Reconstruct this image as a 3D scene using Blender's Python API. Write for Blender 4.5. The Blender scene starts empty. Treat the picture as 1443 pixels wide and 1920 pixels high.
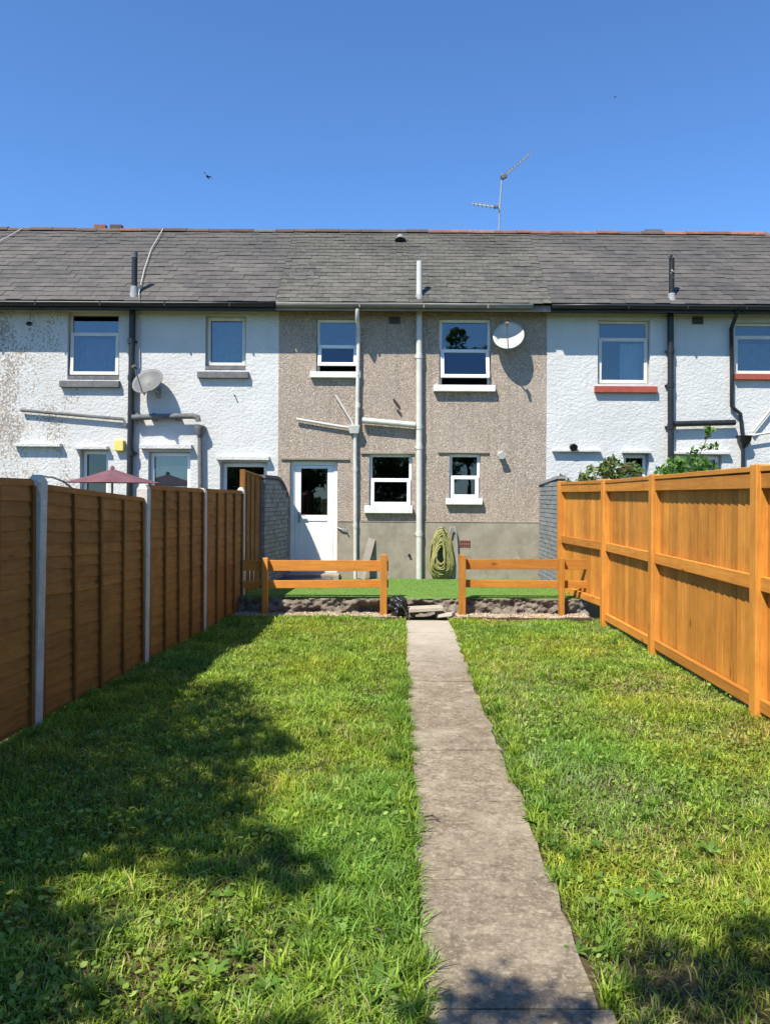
import bpy, bmesh, math, random
import numpy as np
from mathutils import Vector, Matrix
random.seed(7); RNG = np.random.default_rng(7)
S = bpy.context.scene
COL = S.collection
R = math.radians

# ------------------------------------------------------------------ camera
F_PX, VX, VY, CAM_H, ROLL = 1443.0, 747.0, 930.0, 1.75, 0.0060
cam = bpy.data.cameras.new('camera'); cam_o = bpy.data.objects.new('camera', cam); COL.objects.link(cam_o)
cam.sensor_fit = 'VERTICAL'; cam.sensor_height = 36; cam.lens = 36*F_PX/1920
cam.shift_x = -(VX-721.5)/1920; cam.shift_y = -(960-VY)/1920
cam.clip_start = 0.05; cam.clip_end = 2000
cam_o.matrix_world = Matrix.Translation((0,0,CAM_H)) @ Matrix.Rotation(R(90),4,'X') @ Matrix.Rotation(ROLL,4,'Z')
S.camera = cam_o

# ------------------------------------------------------------------ sky, sun, exposure
SUN_T = Vector((0.44,0.60,-1.0)).normalized()          # the way the light travels
elev = math.asin(-SUN_T.z)
w = bpy.data.worlds.new('World'); S.world = w; w.use_nodes = True
nt = w.node_tree; bg = nt.nodes['Background']
sky = nt.nodes.new('ShaderNodeTexSky'); sky.sky_type = 'NISHITA'; sky.sun_disc = False
sky.sun_elevation = elev; sky.sun_rotation = math.atan2(-SUN_T.x, -SUN_T.y)
sky.air_density = 1.0; sky.dust_density = 0.0; sky.ozone_density = 4.0; sky.altitude = 900
tn = nt.nodes.new('ShaderNodeMix'); tn.data_type='RGBA'; tn.blend_type='MULTIPLY'; tn.inputs[0].default_value=1; tn.inputs[7].default_value=(.84,1.18,1.49,1)
nt.links.new(sky.outputs[0], tn.inputs[6]); nt.links.new(tn.outputs[2], bg.inputs[0]); bg.inputs[1].default_value = 0.09
sun = bpy.data.lights.new('sun','SUN'); sun_o = bpy.data.objects.new('sun', sun); COL.objects.link(sun_o)
sun.energy = 5.0; sun.angle = R(0.6); sun.color = (1.0,0.935,0.81)
sun_o.rotation_euler = SUN_T.to_track_quat('-Z','Y').to_euler(); sun_o.location = (-8,-8,20)
vs = S.view_settings; vs.view_transform = 'Standard'; vs.look = 'None'; vs.gamma = 1; vs.use_curve_mapping = False
vs.exposure = 0.72

# ------------------------------------------------------------------ helpers
def P(px, py, Y):
    du, dy = px-VX, py-VY
    u = du*math.cos(ROLL)+dy*math.sin(ROLL); v = -du*math.sin(ROLL)+dy*math.cos(ROLL)
    return Vector((u*Y/F_PX, Y, CAM_H - v*Y/F_PX))

def link(o, parent=None, base=None):
    COL.objects.link(o)
    if parent is not None:
        o.parent = parent
        o.matrix_parent_inverse = Matrix.Translation(-BASE[parent.name]) if parent.name in BASE else Matrix.Identity(4)
    return o
BASE = {}
def tag(o, label=None, cat=None, group=None, kind=None):
    if label: o['label'] = label
    if cat: o['category'] = cat
    if group: o['group'] = group
    if kind: o['kind'] = kind
    return o
def thing(name, base, label, cat, group=None):
    o = bpy.data.objects.new(name, None); COL.objects.link(o); o.location = base
    o.empty_display_size = 0.1
    BASE[o.name] = Vector(base)
    return tag(o, label, cat, group)

class MB:
    def __init__(s): s.v=[]; s.f=[]; s.sm=[]
    def add(s, verts, faces, smooth=False):
        n=len(s.v); s.v += [tuple(p) for p in verts]; s.f += [tuple(i+n for i in f) for f in faces]; s.sm += [smooth]*len(faces); return s
    def box(s, a, b):
        x0,x1=sorted((a[0],b[0])); y0,y1=sorted((a[1],b[1])); z0,z1=sorted((a[2],b[2]))
        return s.add([(x0,y0,z0),(x1,y0,z0),(x1,y1,z0),(x0,y1,z0),(x0,y0,z1),(x1,y0,z1),(x1,y1,z1),(x0,y1,z1)],
            [(0,3,2,1),(4,5,6,7),(0,1,5,4),(1,2,6,5),(2,3,7,6),(3,0,4,7)])
    def obox(s, c, ax, ay, az):          # oriented box: centre + half axes
        c,ax,ay,az=map(Vector,(c,ax,ay,az)); V=[]
        for k in (-1,1):
            for (i,j) in ((-1,-1),(1,-1),(1,1),(-1,1)): V.append(c+ax*i+ay*j+az*k)
        return s.add(V,[(0,3,2,1),(4,5,6,7),(0,1,5,4),(1,2,6,5),(2,3,7,6),(3,0,4,7)])
    def bar(s, p, q, w, h, up=(0,0,1)):
        p,q=Vector(p),Vector(q); d=(q-p); L=d.length; d.normalize(); up=Vector(up)
        side=d.cross(up).normalized(); u=side.cross(d).normalized()
        return s.obox((p+q)/2, d*L/2, side*w/2, u*h/2)
    def tube(s, pts, r, n=10, cap=True):
        pts=[Vector(p) for p in pts]; rs=r if isinstance(r,(list,tuple)) else [r]*len(pts)
        V=[]; Fc=[]; prev=None
        for i,p in enumerate(pts):
            d=(pts[min(i+1,len(pts)-1)]-pts[max(i-1,0)]).normalized()
            if prev is None: a=d.orthogonal().normalized()
            else:
                a=prev-d*prev.dot(d); a=a.normalized() if a.length>1e-6 else d.orthogonal().normalized()
            prev=a; b=d.cross(a)
            for k in range(n):
                t=2*math.pi*k/n; V.append(p+(a*math.cos(t)+b*math.sin(t))*rs[i])
        for i in range(len(pts)-1):
            for k in range(n):
                k2=(k+1)%n; Fc.append((i*n+k,i*n+k2,(i+1)*n+k2,(i+1)*n+k))
        s.add(V,Fc,True)
        if cap: s.add(V[:n],[tuple(reversed(range(n)))]); s.add(V[-n:],[tuple(range(n))])
        return s
    def mesh(s, name):
        me=bpy.data.meshes.new(name); me.from_pydata(s.v,[],s.f); me.polygons.foreach_set('use_smooth',s.sm); me.update(); return me
    def build(s, name, mat, parent=None, bevel=0):
        me=s.mesh(name); me.materials.append(mat); o=bpy.data.objects.new(name, me); link(o,parent)
        if bevel:
            m=o.modifiers.new('bevel','BEVEL'); m.width=bevel; m.segments=2; m.limit_method='ANGLE'
        return o

def np_mesh(name, verts, faces_flat, loop_tot, mat, parent=None, cols=None, smooth=False):
    me=bpy.data.meshes.new(name); nv=len(verts); nf=len(loop_tot)
    me.vertices.add(nv); me.vertices.foreach_set('co', verts.astype(np.float32).ravel())
    me.loops.add(len(faces_flat)); me.loops.foreach_set('vertex_index', faces_flat.astype(np.int32))
    me.polygons.add(nf); st=np.zeros(nf,np.int32); st[1:]=np.cumsum(loop_tot)[:-1]
    me.polygons.foreach_set('loop_start', st); me.polygons.foreach_set('loop_total', loop_tot.astype(np.int32))
    if smooth: me.polygons.foreach_set('use_smooth', np.ones(nf,bool))
    me.update(calc_edges=True)
    if cols is not None:
        a=me.color_attributes.new('Col','FLOAT_COLOR','POINT'); c=np.ones((nv,4),np.float32); c[:,:3]=cols; a.data.foreach_set('color', c.ravel())
    me.materials.append(mat); o=bpy.data.objects.new(name, me); return link(o,parent)

def vnoise(x, y, sc, seed=0):               # value noise, 0..1
    r=np.random.default_rng(seed); g=r.random((256,256)); x=np.asarray(x)*sc+100; y=np.asarray(y)*sc+100
    xi=np.floor(x).astype(int); yi=np.floor(y).astype(int); fx=x-xi; fy=y-yi; fx=fx*fx*(3-2*fx); fy=fy*fy*(3-2*fy)
    a=g[xi%256,yi%256]; b=g[(xi+1)%256,yi%256]; c=g[xi%256,(yi+1)%256]; d=g[(xi+1)%256,(yi+1)%256]
    return (a*(1-fx)+b*fx)*(1-fy)+(c*(1-fx)+d*fx)*fy

# ------------------------------------------------------------------ materials
class NB:
    def __init__(s, name):
        s.m=bpy.data.materials.new(name); s.m.use_nodes=True; s.t=s.m.node_tree; s.b=s.t.nodes['Principled BSDF']
        s.geo=None
    def n(s, kind, **kw):
        o=s.t.nodes.new('ShaderNode'+kind)
        for k,v in kw.items(): setattr(o,k,v)
        return o
    def l(s,a,b): s.t.links.new(a,b)
    def pos(s, scale=(1,1,1)):
        if s.geo is None: s.geo=s.n('NewGeometry')
        mp=s.n('Mapping'); mp.inputs['Scale'].default_value=scale; s.l(s.geo.outputs['Position'],mp.inputs[0]); return mp.outputs[0]
    def noise(s, sc, detail=4, rough=.6, stretch=(1,1,1), dist=0):
        o=s.n('TexNoise'); o.inputs['Scale'].default_value=sc; o.inputs['Detail'].default_value=detail; o.inputs['Roughness'].default_value=rough; o.inputs['Distortion'].default_value=dist
        s.l(s.pos(stretch),o.inputs['Vector']); return o.outputs['Fac']
    def vor(s, sc, feature='F1', stretch=(1,1,1), out='Distance'):
        o=s.n('TexVoronoi',feature=feature); o.inputs['Scale'].default_value=sc; s.l(s.pos(stretch),o.inputs['Vector']); return o.outputs[out]
    def ramp(s, fac, a, b, lo=0., hi=1.):
        o=s.n('MapRange'); o.inputs[1].default_value=a; o.inputs[2].default_value=b; o.inputs[3].default_value=lo; o.inputs[4].default_value=hi; s.l(fac,o.inputs[0]); return o.outputs[0]
    def math(s, op, a, b=None):
        o=s.n('Math',operation=op)
        for i,x in enumerate((a,b)):
            if x is None: continue
            if isinstance(x,(int,float)): o.inputs[i].default_value=x
            else: s.l(x,o.inputs[i])
        return o.outputs[0]
    def mix(s, fac, a, b, blend='MIX'):
        o=s.n('Mix',data_type='RGBA',blend_type=blend)
        for i,x in ((0,fac),(6,a),(7,b)):
            if isinstance(x,(int,float)): o.inputs[i].default_value=x
            elif isinstance(x,tuple): o.inputs[i].default_value=(*x,1)
            else: s.l(x,o.inputs[i])
        return o.outputs[2]
    def rnd(s): return s.n('ObjectInfo').outputs['Random']
    def bump(s, h, strength, dist=.01):
        o=s.n('Bump'); o.inputs['Strength'].default_value=strength; o.inputs['Distance'].default_value=dist; s.l(h,o.inputs['Height']); s.l(o.outputs[0],s.b.inputs['Normal']); return o
    def done(s, col, rough=.8, spec=.3):
        if isinstance(col,tuple): s.b.inputs['Base Color'].default_value=(*col,1)
        else: s.l(col,s.b.inputs['Base Color'])
        if isinstance(rough,(int,float)): s.b.inputs['Roughness'].default_value=rough
        else: s.l(rough,s.b.inputs['Roughness'])
        s.b.inputs['Specular IOR Level'].default_value=spec
        return s.m

def simple(name, c1, c2, sc=8, rough=.7, spec=.3, bump=0, bsc=60, rnd=0, stretch=(1,1,1), lo=.35, hi=.65, fine=0, dist=.004):
    b=NB(name); f=b.ramp(b.noise(sc,5,.65,stretch),lo,hi); c=b.mix(f,c1,c2)
    if fine: c=b.mix(b.ramp(b.noise(bsc,3,.6,stretch),.3,.7,0,fine),c,(0,0,0))
    if rnd: c=b.mix(1.0,c,b.ramp(b.rnd(),0,1,1-rnd,1+rnd),'MULTIPLY')
    if bump: b.bump(b.noise(bsc,4,.6,stretch),bump,dist)
    return b.done(c,rough,spec)

def m_pebble():
    b=NB('pebbledash')
    v=b.vor(70,out='Color'); sep=b.n('SeparateColor'); b.l(v,sep.inputs[0])
    c=b.mix(b.ramp(sep.outputs[0],.1,.95),(.28,.225,.18),(.62,.525,.435))
    c=b.mix(b.ramp(b.noise(26,4,.7),.38,.68,0,.7),c,(.20,.165,.135))
    c=b.mix(b.ramp(b.noise(1.1,4,.6),.35,.7,0,.35),c,(.42,.33,.265))
    c=b.mix(b.ramp(b.noise(2.5,4,.6,(3,1,.35)),.55,.8,0,.35),c,(.30,.26,.23))
    c=b.mix(b.ramp(b.noise(3.2,4,.65,(2.6,1,.16)),.54,.74,0,.42),c,(.17,.145,.12)); c=b.mix(b.ramp(b.noise(.7,3,.5),.52,.6,0,.22),c,(.52,.44,.37))
    b.bump(b.math('ADD',b.ramp(b.vor(70),0,.6,1,0),b.noise(30,3)),.9,.012)
    return b.done(c,.9,.2)
def m_cement():
    b=NB('cement_plinth')
    c=b.mix(b.ramp(b.noise(2.2,5,.7),.35,.68),(.235,.21,.165),(.34,.305,.25))
    c=b.mix(b.ramp(b.noise(5,5,.65,(1,1,.6)),.5,.75,0,.6),c,(.165,.145,.11))
    c=b.mix(b.ramp(b.noise(7,4,.6),.62,.75,0,.5),c,(.42,.39,.33))
    b.bump(b.noise(45,5),.5,.006)
    return b.done(c,.9,.2)
def m_white(name, flaky):
    b=NB(name)
    lump=b.math('ADD',b.noise(19,3,.55,(1,1,1.25)),b.math('MULTIPLY',b.noise(50,3,.6),.4))
    c=b.mix(b.ramp(b.noise(1.6,5,.65),.35,.7),(.575,.58,.57),(.50,.505,.495))
    c=b.mix(b.ramp(b.noise(4,5,.7,(2.2,1,.4)),.58,.85,0,.3),c,(.5,.49,.45))
    if flaky:
        if b.geo is None: b.pos()
        sx=b.n('SeparateXYZ'); b.l(b.geo.outputs['Position'],sx.inputs[0])
        msk=b.ramp(sx.outputs[0],-4.6,-6.3,0,1)
        big=b.math('MULTIPLY',msk,b.ramp(b.noise(1.2,4,.6,(1.6,1,.6)),.3,.65))
        th=b.math('SUBTRACT',.69,b.math('MULTIPLY',big,.25))
        n=b.noise(28,5,.72,(1,1,.75)); d=b.math('SUBTRACT',n,th); f=b.ramp(d,0,.05)
        c=b.mix(f,c,b.mix(b.noise(9,3),(.15,.13,.11),(.40,.33,.27)))
        n2=b.noise(7,5,.7,(1.2,1,.5)); c=b.mix(b.math('MULTIPLY',msk,b.ramp(n2,.5,.72,0,.6)),c,(.50,.43,.35))
        f2=b.ramp(b.noise(13,4,.7),.70,.76,0,.5); c=b.mix(f2,c,(.42,.40,.37))
    else:
        f2=b.ramp(b.noise(13,4,.7),.71,.77,0,.35); c=b.mix(f2,c,(.45,.43,.40))
    c=b.mix(b.ramp(b.noise(3.5,4,.65,(2.4,1,.14)),.56,.76,0,.28),c,(.33,.31,.27))
    b.bump(lump,.75,.02)
    return b.done(c,.75,.25)
def m_slate(name, c1, c2, lich, lf):
    b=NB(name); r=b.rnd()
    c=b.mix(r,c1,c2); c=b.mix(b.ramp(b.noise(6,5,.7),.35,.7,0,.6),c,tuple(x*.6 for x in c1))
    c=b.mix(b.ramp(b.noise(17,5,.75,(1,1.4,1)),.57,.70,0,lf),c,lich)
    c=b.mix(b.ramp(b.noise(.9,3),.4,.7,0,.25),c,(.20,.18,.15))
    b.bump(b.noise(40,5),.5,.006)
    return b.done(c,.72,.3)
def m_wood(name, c1, c2, dark, grain, axis, rv=.2):   # axis: grain direction
    b=NB(name); st={'x':(.05,1,1),'y':(1,.05,1),'z':(1,1,.05)}[axis]
    c=b.mix(b.ramp(b.noise(grain,5,.6,st,.8),.3,.7),c1,c2)
    c=b.mix(b.ramp(b.noise(grain*3,5,.75,st,.4),.48,.72,0,.75),c,dark)
    c=b.mix(b.ramp(b.noise(3.2,5,.7),.45,.72,0,.6),c,tuple(x*.5+y*.5 for x,y in zip(c2,dark)))
    c=b.mix(b.ramp(b.noise(1.3,4,.6),.5,.75,0,.35),c,tuple(min(1,x*1.25) for x in c1))
    st2={'x':(.4,1,1),'y':(1,.4,1),'z':(1,1,.4)}[axis]
    kd=b.vor(4.2,'F1',st2); kn=b.ramp(kd,.04,.11,1,0); c=b.mix(b.math('MULTIPLY',kn,.8),c,tuple(x*.55 for x in dark))
    c=b.mix(1.0,c,b.ramp(b.rnd(),0,1,1-rv,1+rv),'MULTIPLY')
    b.bump(b.noise(grain*2.5,5,.65,st),.5,.005)
    return b.done(c,b.ramp(b.noise(6,3),.3,.7,.5,.8),.3)
def m_leaf(name, tr=.35, rough=.45):
    b=NB(name); a=b.n('VertexColor'); a.layer_name='Col'
    b.l(a.outputs[0],b.b.inputs['Base Color']); b.b.inputs['Roughness'].default_value=rough; b.b.inputs['Specular IOR Level'].default_value=.35
    t=b.n('BsdfTranslucent'); hs=b.n('HueSaturation'); hs.inputs['Saturation'].default_value=1.1; hs.inputs['Value'].default_value=1.3; b.l(a.outputs[0],hs.inputs['Color']); b.l(hs.outputs[0],t.inputs[0])
    mx=b.n('MixShader'); mx.inputs[0].default_value=tr; b.l(b.b.outputs[0],mx.inputs[1]); b.l(t.outputs[0],mx.inputs[2])
    b.l(mx.outputs[0], b.t.nodes['Material Output'].inputs[0]); return b.m
def m_glass(name, refl=.12, tint=(.80,.86,.86), rough=.012):
    b=NB(name); t=b.n('BsdfTransparent'); t.inputs[0].default_value=(*tint,1)
    g=b.n('BsdfGlossy'); g.inputs['Roughness'].default_value=rough; g.inputs['Color'].default_value=(.95,.97,1,1)
    fr=b.n('Fresnel'); fr.inputs[0].default_value=1.5; f=b.math('ADD',fr.outputs[0],refl)
    bp=b.n('Bump'); bp.inputs['Strength'].default_value=.03; bp.inputs['Distance'].default_value=.02; b.l(b.noise(3,2),bp.inputs['Height']); b.l(bp.outputs[0],g.inputs['Normal'])
    mx=b.n('MixShader'); b.l(f,mx.inputs[0]); b.l(t.outputs[0],mx.inputs[1]); b.l(g.outputs[0],mx.inputs[2])
    b.l(mx.outputs[0], b.t.nodes['Material Output'].inputs[0]); return b.m
def m_path():
    b=NB('path_concrete')
    c=b.mix(b.ramp(b.noise(3,5,.7),.35,.65),(.19,.155,.12),(.33,.285,.235))
    c=b.mix(b.ramp(b.noise(14,5,.75),.42,.66,0,.85),c,(.12,.095,.075))
    c=b.mix(b.ramp(b.noise(9,4,.7),.56,.68,0,.6),c,(.45,.40,.33))
    c=b.mix(b.ramp(b.noise(1.4,3,.6),.58,.72,0,.55),c,(.44,.40,.33))
    c=b.mix(b.ramp(b.noise(38,4,.8),.5,.66,0,.65),c,(.44,.39,.33)); c=b.mix(b.ramp(b.noise(55,4,.8),.56,.7,0,.7),c,(.09,.075,.06))
    c=b.mix(1.0,c,b.ramp(b.rnd(),0,1,.95,1.06),'MULTIPLY'); c=b.mix(1.0,c,(.93,.90,.80),'MULTIPLY')
    sy=b.n('SeparateXYZ'); b.l(b.geo.outputs['Position'],sy.inputs[0]); yy=b.math('ADD',sy.outputs[1],b.math('MULTIPLY',b.noise(2.2,4,.7),3.0)); c=b.mix(b.ramp(yy,8.6,11.2,0,.6),c,(.50,.455,.38))
    b.bump(b.noise(60,6,.7),.6,.006)
    return b.done(c,.9,.2)
def m_soil():
    b=NB('lawn_soil'); c=b.mix(b.ramp(b.noise(5,5,.7),.35,.65),(.10,.07,.042),(.045,.055,.018))
    c=b.mix(b.ramp(b.noise(40,4,.7),.45,.7,0,.7),c,(.17,.125,.075)); b.bump(b.noise(30,6,.7),1,.02); return b.done(c,.95,.1)
def m_retain():
    b=NB('rough_cement'); c=b.mix(b.ramp(b.noise(6,5,.7),.35,.65),(.15,.125,.10),(.34,.295,.24))
    c=b.mix(b.ramp(b.noise(24,5,.75),.5,.7,0,.7),c,(.055,.048,.04)); b.bump(b.noise(28,6,.75),1,.03); return b.done(c,.95,.15)

MT=dict(
 pebble=m_pebble(), cement=m_cement(), white=m_white('white_render',False), flaky=m_white('white_flaking_render',True),
 slate_d=m_slate('slate_dark',(.068,.064,.061),(.108,.099,.092),(.17,.162,.145),.4),
 slate_m=m_slate('slate_lichen',(.064,.063,.054),(.118,.113,.096),(.27,.26,.21),.95),
 black=simple('black_plastic',(.012,.014,.016),(.022,.024,.026),6,.42,.4),
 blackflake=simple('black_paint_flaked',(.015,.017,.018),(.5,.5,.46),14,.6,.3,lo=.62,hi=.66),
 greyp=simple('grey_pipe_plastic',(.50,.50,.46),(.60,.60,.56),5,.5,.35,fine=.08,bsc=25),
 gutg=simple('grey_gutter',(.30,.29,.26),(.20,.19,.17),4,.6,.3,fine=.2,bsc=20,stretch=(.3,1,1)),
 upvc=simple('white_upvc',(.78,.79,.78),(.72,.73,.72),3,.35,.4),
 cream=simple('cream_frame',(.66,.64,.58),(.56,.54,.49),5,.5,.3),
 sillw=simple('white_sill',(.76,.76,.74),(.62,.62,.6),6,.6,.3,bump=.2),
 sillg=simple('grey_sill',(.17,.17,.17),(.11,.11,.11),9,.8,.2,bump=.4,bsc=50),
 sillr=simple('red_sill',(.36,.085,.055),(.28,.06,.04),6,.6,.3,bump=.2),
 soffit=simple('soffit_board',(.10,.095,.085),(.06,.057,.05),3,.8,.2),
 glass=m_glass('window_glass',.045), glassd=m_glass('door_glass',.02,(.55,.58,.58)),
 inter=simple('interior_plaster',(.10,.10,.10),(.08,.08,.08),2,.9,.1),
 sheer=simple('sheer_curtain',(.55,.57,.6),(.45,.47,.5),4,.9,.1),
 added_net=simple('added_net_grey',(.20,.22,.23),(.15,.17,.18),9,.95,.1),  # grey of the added sheets that pale the upstairs panes
 blind=simple('grey_blind',(.36,.35,.34),(.30,.29,.28),4,.9,.1),
 orange=m_wood('orange_stained_wood',(.60,.265,.045),(.45,.175,.026),(.26,.085,.012),14,'z'),
 orangex=m_wood('orange_stained_rail',(.56,.235,.04),(.45,.165,.024),(.29,.09,.014),14,'x'),
 orangey=m_wood('orange_stained_beam',(.58,.255,.044),(.47,.18,.027),(.30,.10,.016),14,'y'),
 brown=m_wood('brown_stained_wood',(.36,.152,.030),(.27,.108,.020),(.14,.052,.010),16,'y',.1),
 brownz=m_wood('brown_stained_batten',(.27,.115,.023),(.19,.078,.015),(.095,.036,.008),16,'z',.12),
 post=simple('concrete_post',(.68,.65,.59),(.52,.495,.45),6,.9,.2,bump=.5,bsc=70,fine=.3),
 path=m_path(), soil=m_soil(), retain=m_retain(),
 brick=simple('grey_painted_brick',(.26,.27,.285),(.20,.21,.222),8,.8,.25,bump=.5,bsc=45,rnd=.14),
 brickd=simple('dark_grey_coping',(.14,.145,.15),(.10,.105,.11),8,.85,.2,bump=.5,bsc=45,rnd=.1),
 mortar=simple('grey_painted_mortar',(.15,.155,.165),(.12,.125,.132),8,.9,.2,bump=.5,bsc=60),
 terra=simple('terracotta',(.27,.125,.085),(.17,.085,.065),9,.8,.2,bump=.4,bsc=40,rnd=.2),
 ridge=simple('ridge_tile_brown',(.125,.085,.07),(.085,.068,.06),9,.8,.2,bump=.4,bsc=40,rnd=.25),
 airb=simple('red_air_brick',(.27,.10,.075),(.18,.075,.06),12,.85,.2,rnd=.1),
 dishw=simple('dish_white',(.47,.475,.44),(.40,.405,.375),4,.5,.35),
 dishg=simple('dish_grey',(.15,.152,.152),(.125,.127,.127),4,.55,.35),
 alarm=simple('alarm_yellow',(.68,.58,.16),(.60,.5,.13),5,.5,.3),
 hose=simple('garden_hose',(.36,.335,.13),(.22,.23,.085),9,.5,.35),
 metal=simple('galvanised',(.33,.34,.35),(.24,.25,.26),12,.45,.5),
 plank=simple('weathered_plank',(.34,.31,.27),(.24,.21,.18),12,.85,.2,stretch=(1,1,.1)),
 gravel=m_leaf('gravel_stone',0,.8),
 timber=simple('dark_edging_timber',(.075,.055,.04),(.045,.033,.025),12,.9,.15,bump=.5,bsc=40),
 parasol=simple('parasol_cloth',(.17,.085,.098),(.135,.066,.078),5,.9,.1),
 bark=simple('bark',(.12,.09,.065),(.07,.052,.038),10,.9,.1,bump=.8,bsc=25,dist=.02),
 leaf=m_leaf('leaf'), grass=m_leaf('grass_blade',.38,.5),
 turf=simple('artificial_turf',(.145,.255,.055),(.11,.21,.04),30,.85,.15,bump=.8,bsc=220,dist=.01),
 ground=simple('far_ground',(.07,.10,.028),(.10,.095,.045),3,.95,.1,bump=.6,bsc=30),
 bag=simple('black_bag',(.012,.013,.014),(.02,.021,.022),8,.3,.5),
 lead=simple('lead_flashing',(.30,.31,.32),(.22,.23,.24),6,.6,.4),
 bird=simple('bird_dark',(.02,.024,.03),(.03,.035,.04),8,.8,.2),
 cable=simple('pale_cable',(.50,.50,.47),(.42,.42,.40),6,.7,.3),
)

# ------------------------------------------------------------------ key distances
D = 13.97          # house fronts
EY, EZ = 13.56, 5.17     # eave edge
RY, RZ = 15.95, 7.22      # ridge
PITCH = math.atan2(RZ-EZ, RY-EY)
TZ = 0.25          # terrace height
def X(px,py=930,Y=D): return P(px,py,Y).x
def Z(px,py,Y=D): return P(px,py,Y).z
LX0, LX1 = -9.0, X(522,750)
RX0, RX1 = X(1024,750), 9.54

# ------------------------------------------------------------------ ground
g=MB(); g.add([(-300,-300,-.03),(300,-300,-.03),(300,300,-.03),(-300,300,-.03)],[(0,1,2,3)]); tag(g.build('ground',MT['ground']),kind='structure')
# lawn: gently uneven sheet
nx,ny=56,120; xs=np.linspace(-2.72,2.86,nx); ys=np.linspace(-1.5,10.78,ny); gx,gy=np.meshgrid(xs,ys)
def lawn_z(x,y): return (vnoise(x,y,1.3,3)-.5)*.05+(vnoise(x,y,5,4)-.5)*.02
gz=lawn_z(gx,gy)*np.clip(np.abs(gx-.405)-.3,0,.3)/.3
V=np.stack([gx,gy,gz],-1).reshape(-1,3); idx=np.arange(nx*ny).reshape(ny,nx)
Fq=np.stack([idx[:-1,:-1],idx[:-1,1:],idx[1:,1:],idx[1:,:-1]],-1).reshape(-1,4)
tag(np_mesh('lawn_ground',V,Fq.ravel(),np.full(len(Fq),4),MT['soil'],smooth=True),kind='structure')

# path of slabs
pb=MB(); pb.box((.09,-1.6,-.02),(.72,10.72,.004)); path=tag(pb.build('path',MT['soil']),kind='structure')
joints=[-1.35,-.45,.5,1.45]+[2525/(y-930) for y in (1906,1660,1509.6,1413,1338,1282,1245,1213)]+[9.75,10.68]
for i in range(len(joints)-1):
    y0,y1=joints[i]+.0045,joints[i+1]-.0045; n=7
    dx=random.uniform(-.012,.012); b=MB(); L=[];Rr=[]
    for k in range(n+1):
        t=k/n; y=y0+(y1-y0)*t
        L.append((.105+dx+random.uniform(-.02,.016),y)); Rr.append((.705+dx+random.uniform(-.02,.02),y))
    zt=.026+random.uniform(-.003,.003); tl=random.uniform(-.003,.003)
    vv=[]
    for k in range(n+1):
        vv+=[(*L[k],zt+tl),(*Rr[k],zt-tl),(*L[k],-.02),(*Rr[k],-.02)]
    ff=[]
    for k in range(n):
        a=4*k; ff+=[(a,a+1,a+5,a+4),(a,a+4,a+6,a+2),(a+1,a+3,a+7,a+5)]
    ff+=[(0,2,3,1),(4*n,4*n+1,4*n+3,4*n+2)]
    b.add(vv,ff); b.build('slab',MT['path'],path)

# terrace block with rough retaining face, artificial turf on it
TY=11.36
nx,nz=280,16; V=[];Fc=[]
for i in range(nx+1):
    x=-2.5+5.3*i/nx
    for k in range(nz+1):
        z=-.05+(TZ-.012+.05)*k/nz
        n=float(vnoise(x*1.0,z*2.5,3.2,11)-.5)*.12+float(vnoise(x,z*2,11,12)-.5)*.07+float(vnoise(x,z*1.5,24,13)-.5)*.05+float(vnoise(x,z,55,14)-.5)*.03
        hole=0
        for hx,hz,hw,hh,dp in ((-.42,.09,.30,.09,.16),(.38,.08,.3,.10,.2),(.95,.17,.25,.04,.07),(-1.3,.05,.25,.05,.1)):
            q=((x-hx)/hw)**2+((z-hz)/hh)**2; hole=max(hole,dp*max(0,1-q))
        V.append((x,TY+n*1.05+hole-.06*(1-z/TZ)*.5,z))
for i in range(nx):
    for k in range(nz):
        a=i*(nz+1)+k; Fc.append((a,a+nz+1,a+nz+2,a+1))
top0=len(V); V+=[(-2.5,D+.02,TZ-.012),(2.8,D+.02,TZ-.012)]
for i in range(nx): a=i*(nz+1)+nz; Fc.append((a,a+nz+1,top0+1 if i>=nx//2 else top0))
Fc.append(((nx//2)*(nz+1)+nz,top0+1,top0))
tb=MB(); tb.add(V,Fc,True); tag(tb.build('terrace_wall',MT['retain']),'low rough crumbling cement retaining wall along the raised turf','wall')
b=MB(); 
n=60; V=[];Fc=[]
for i in range(n+1):
    x=-2.46+5.2*i/n; e=float(vnoise(x,0,4,21)-.5)*.06
    V+=[(x,TY+.012+e,TZ-.012),(x,TY+.02+e,TZ),(x,TY+.25,TZ+.006),(x,D-.03,TZ+.004)]
for i in range(n):
    for k in range(3): a=i*4+k; Fc.append((a,a+4,a+5,a+1))
b.add(V,Fc,True); tag(b.build('artificial_turf',MT['turf']),kind='structure')

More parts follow.
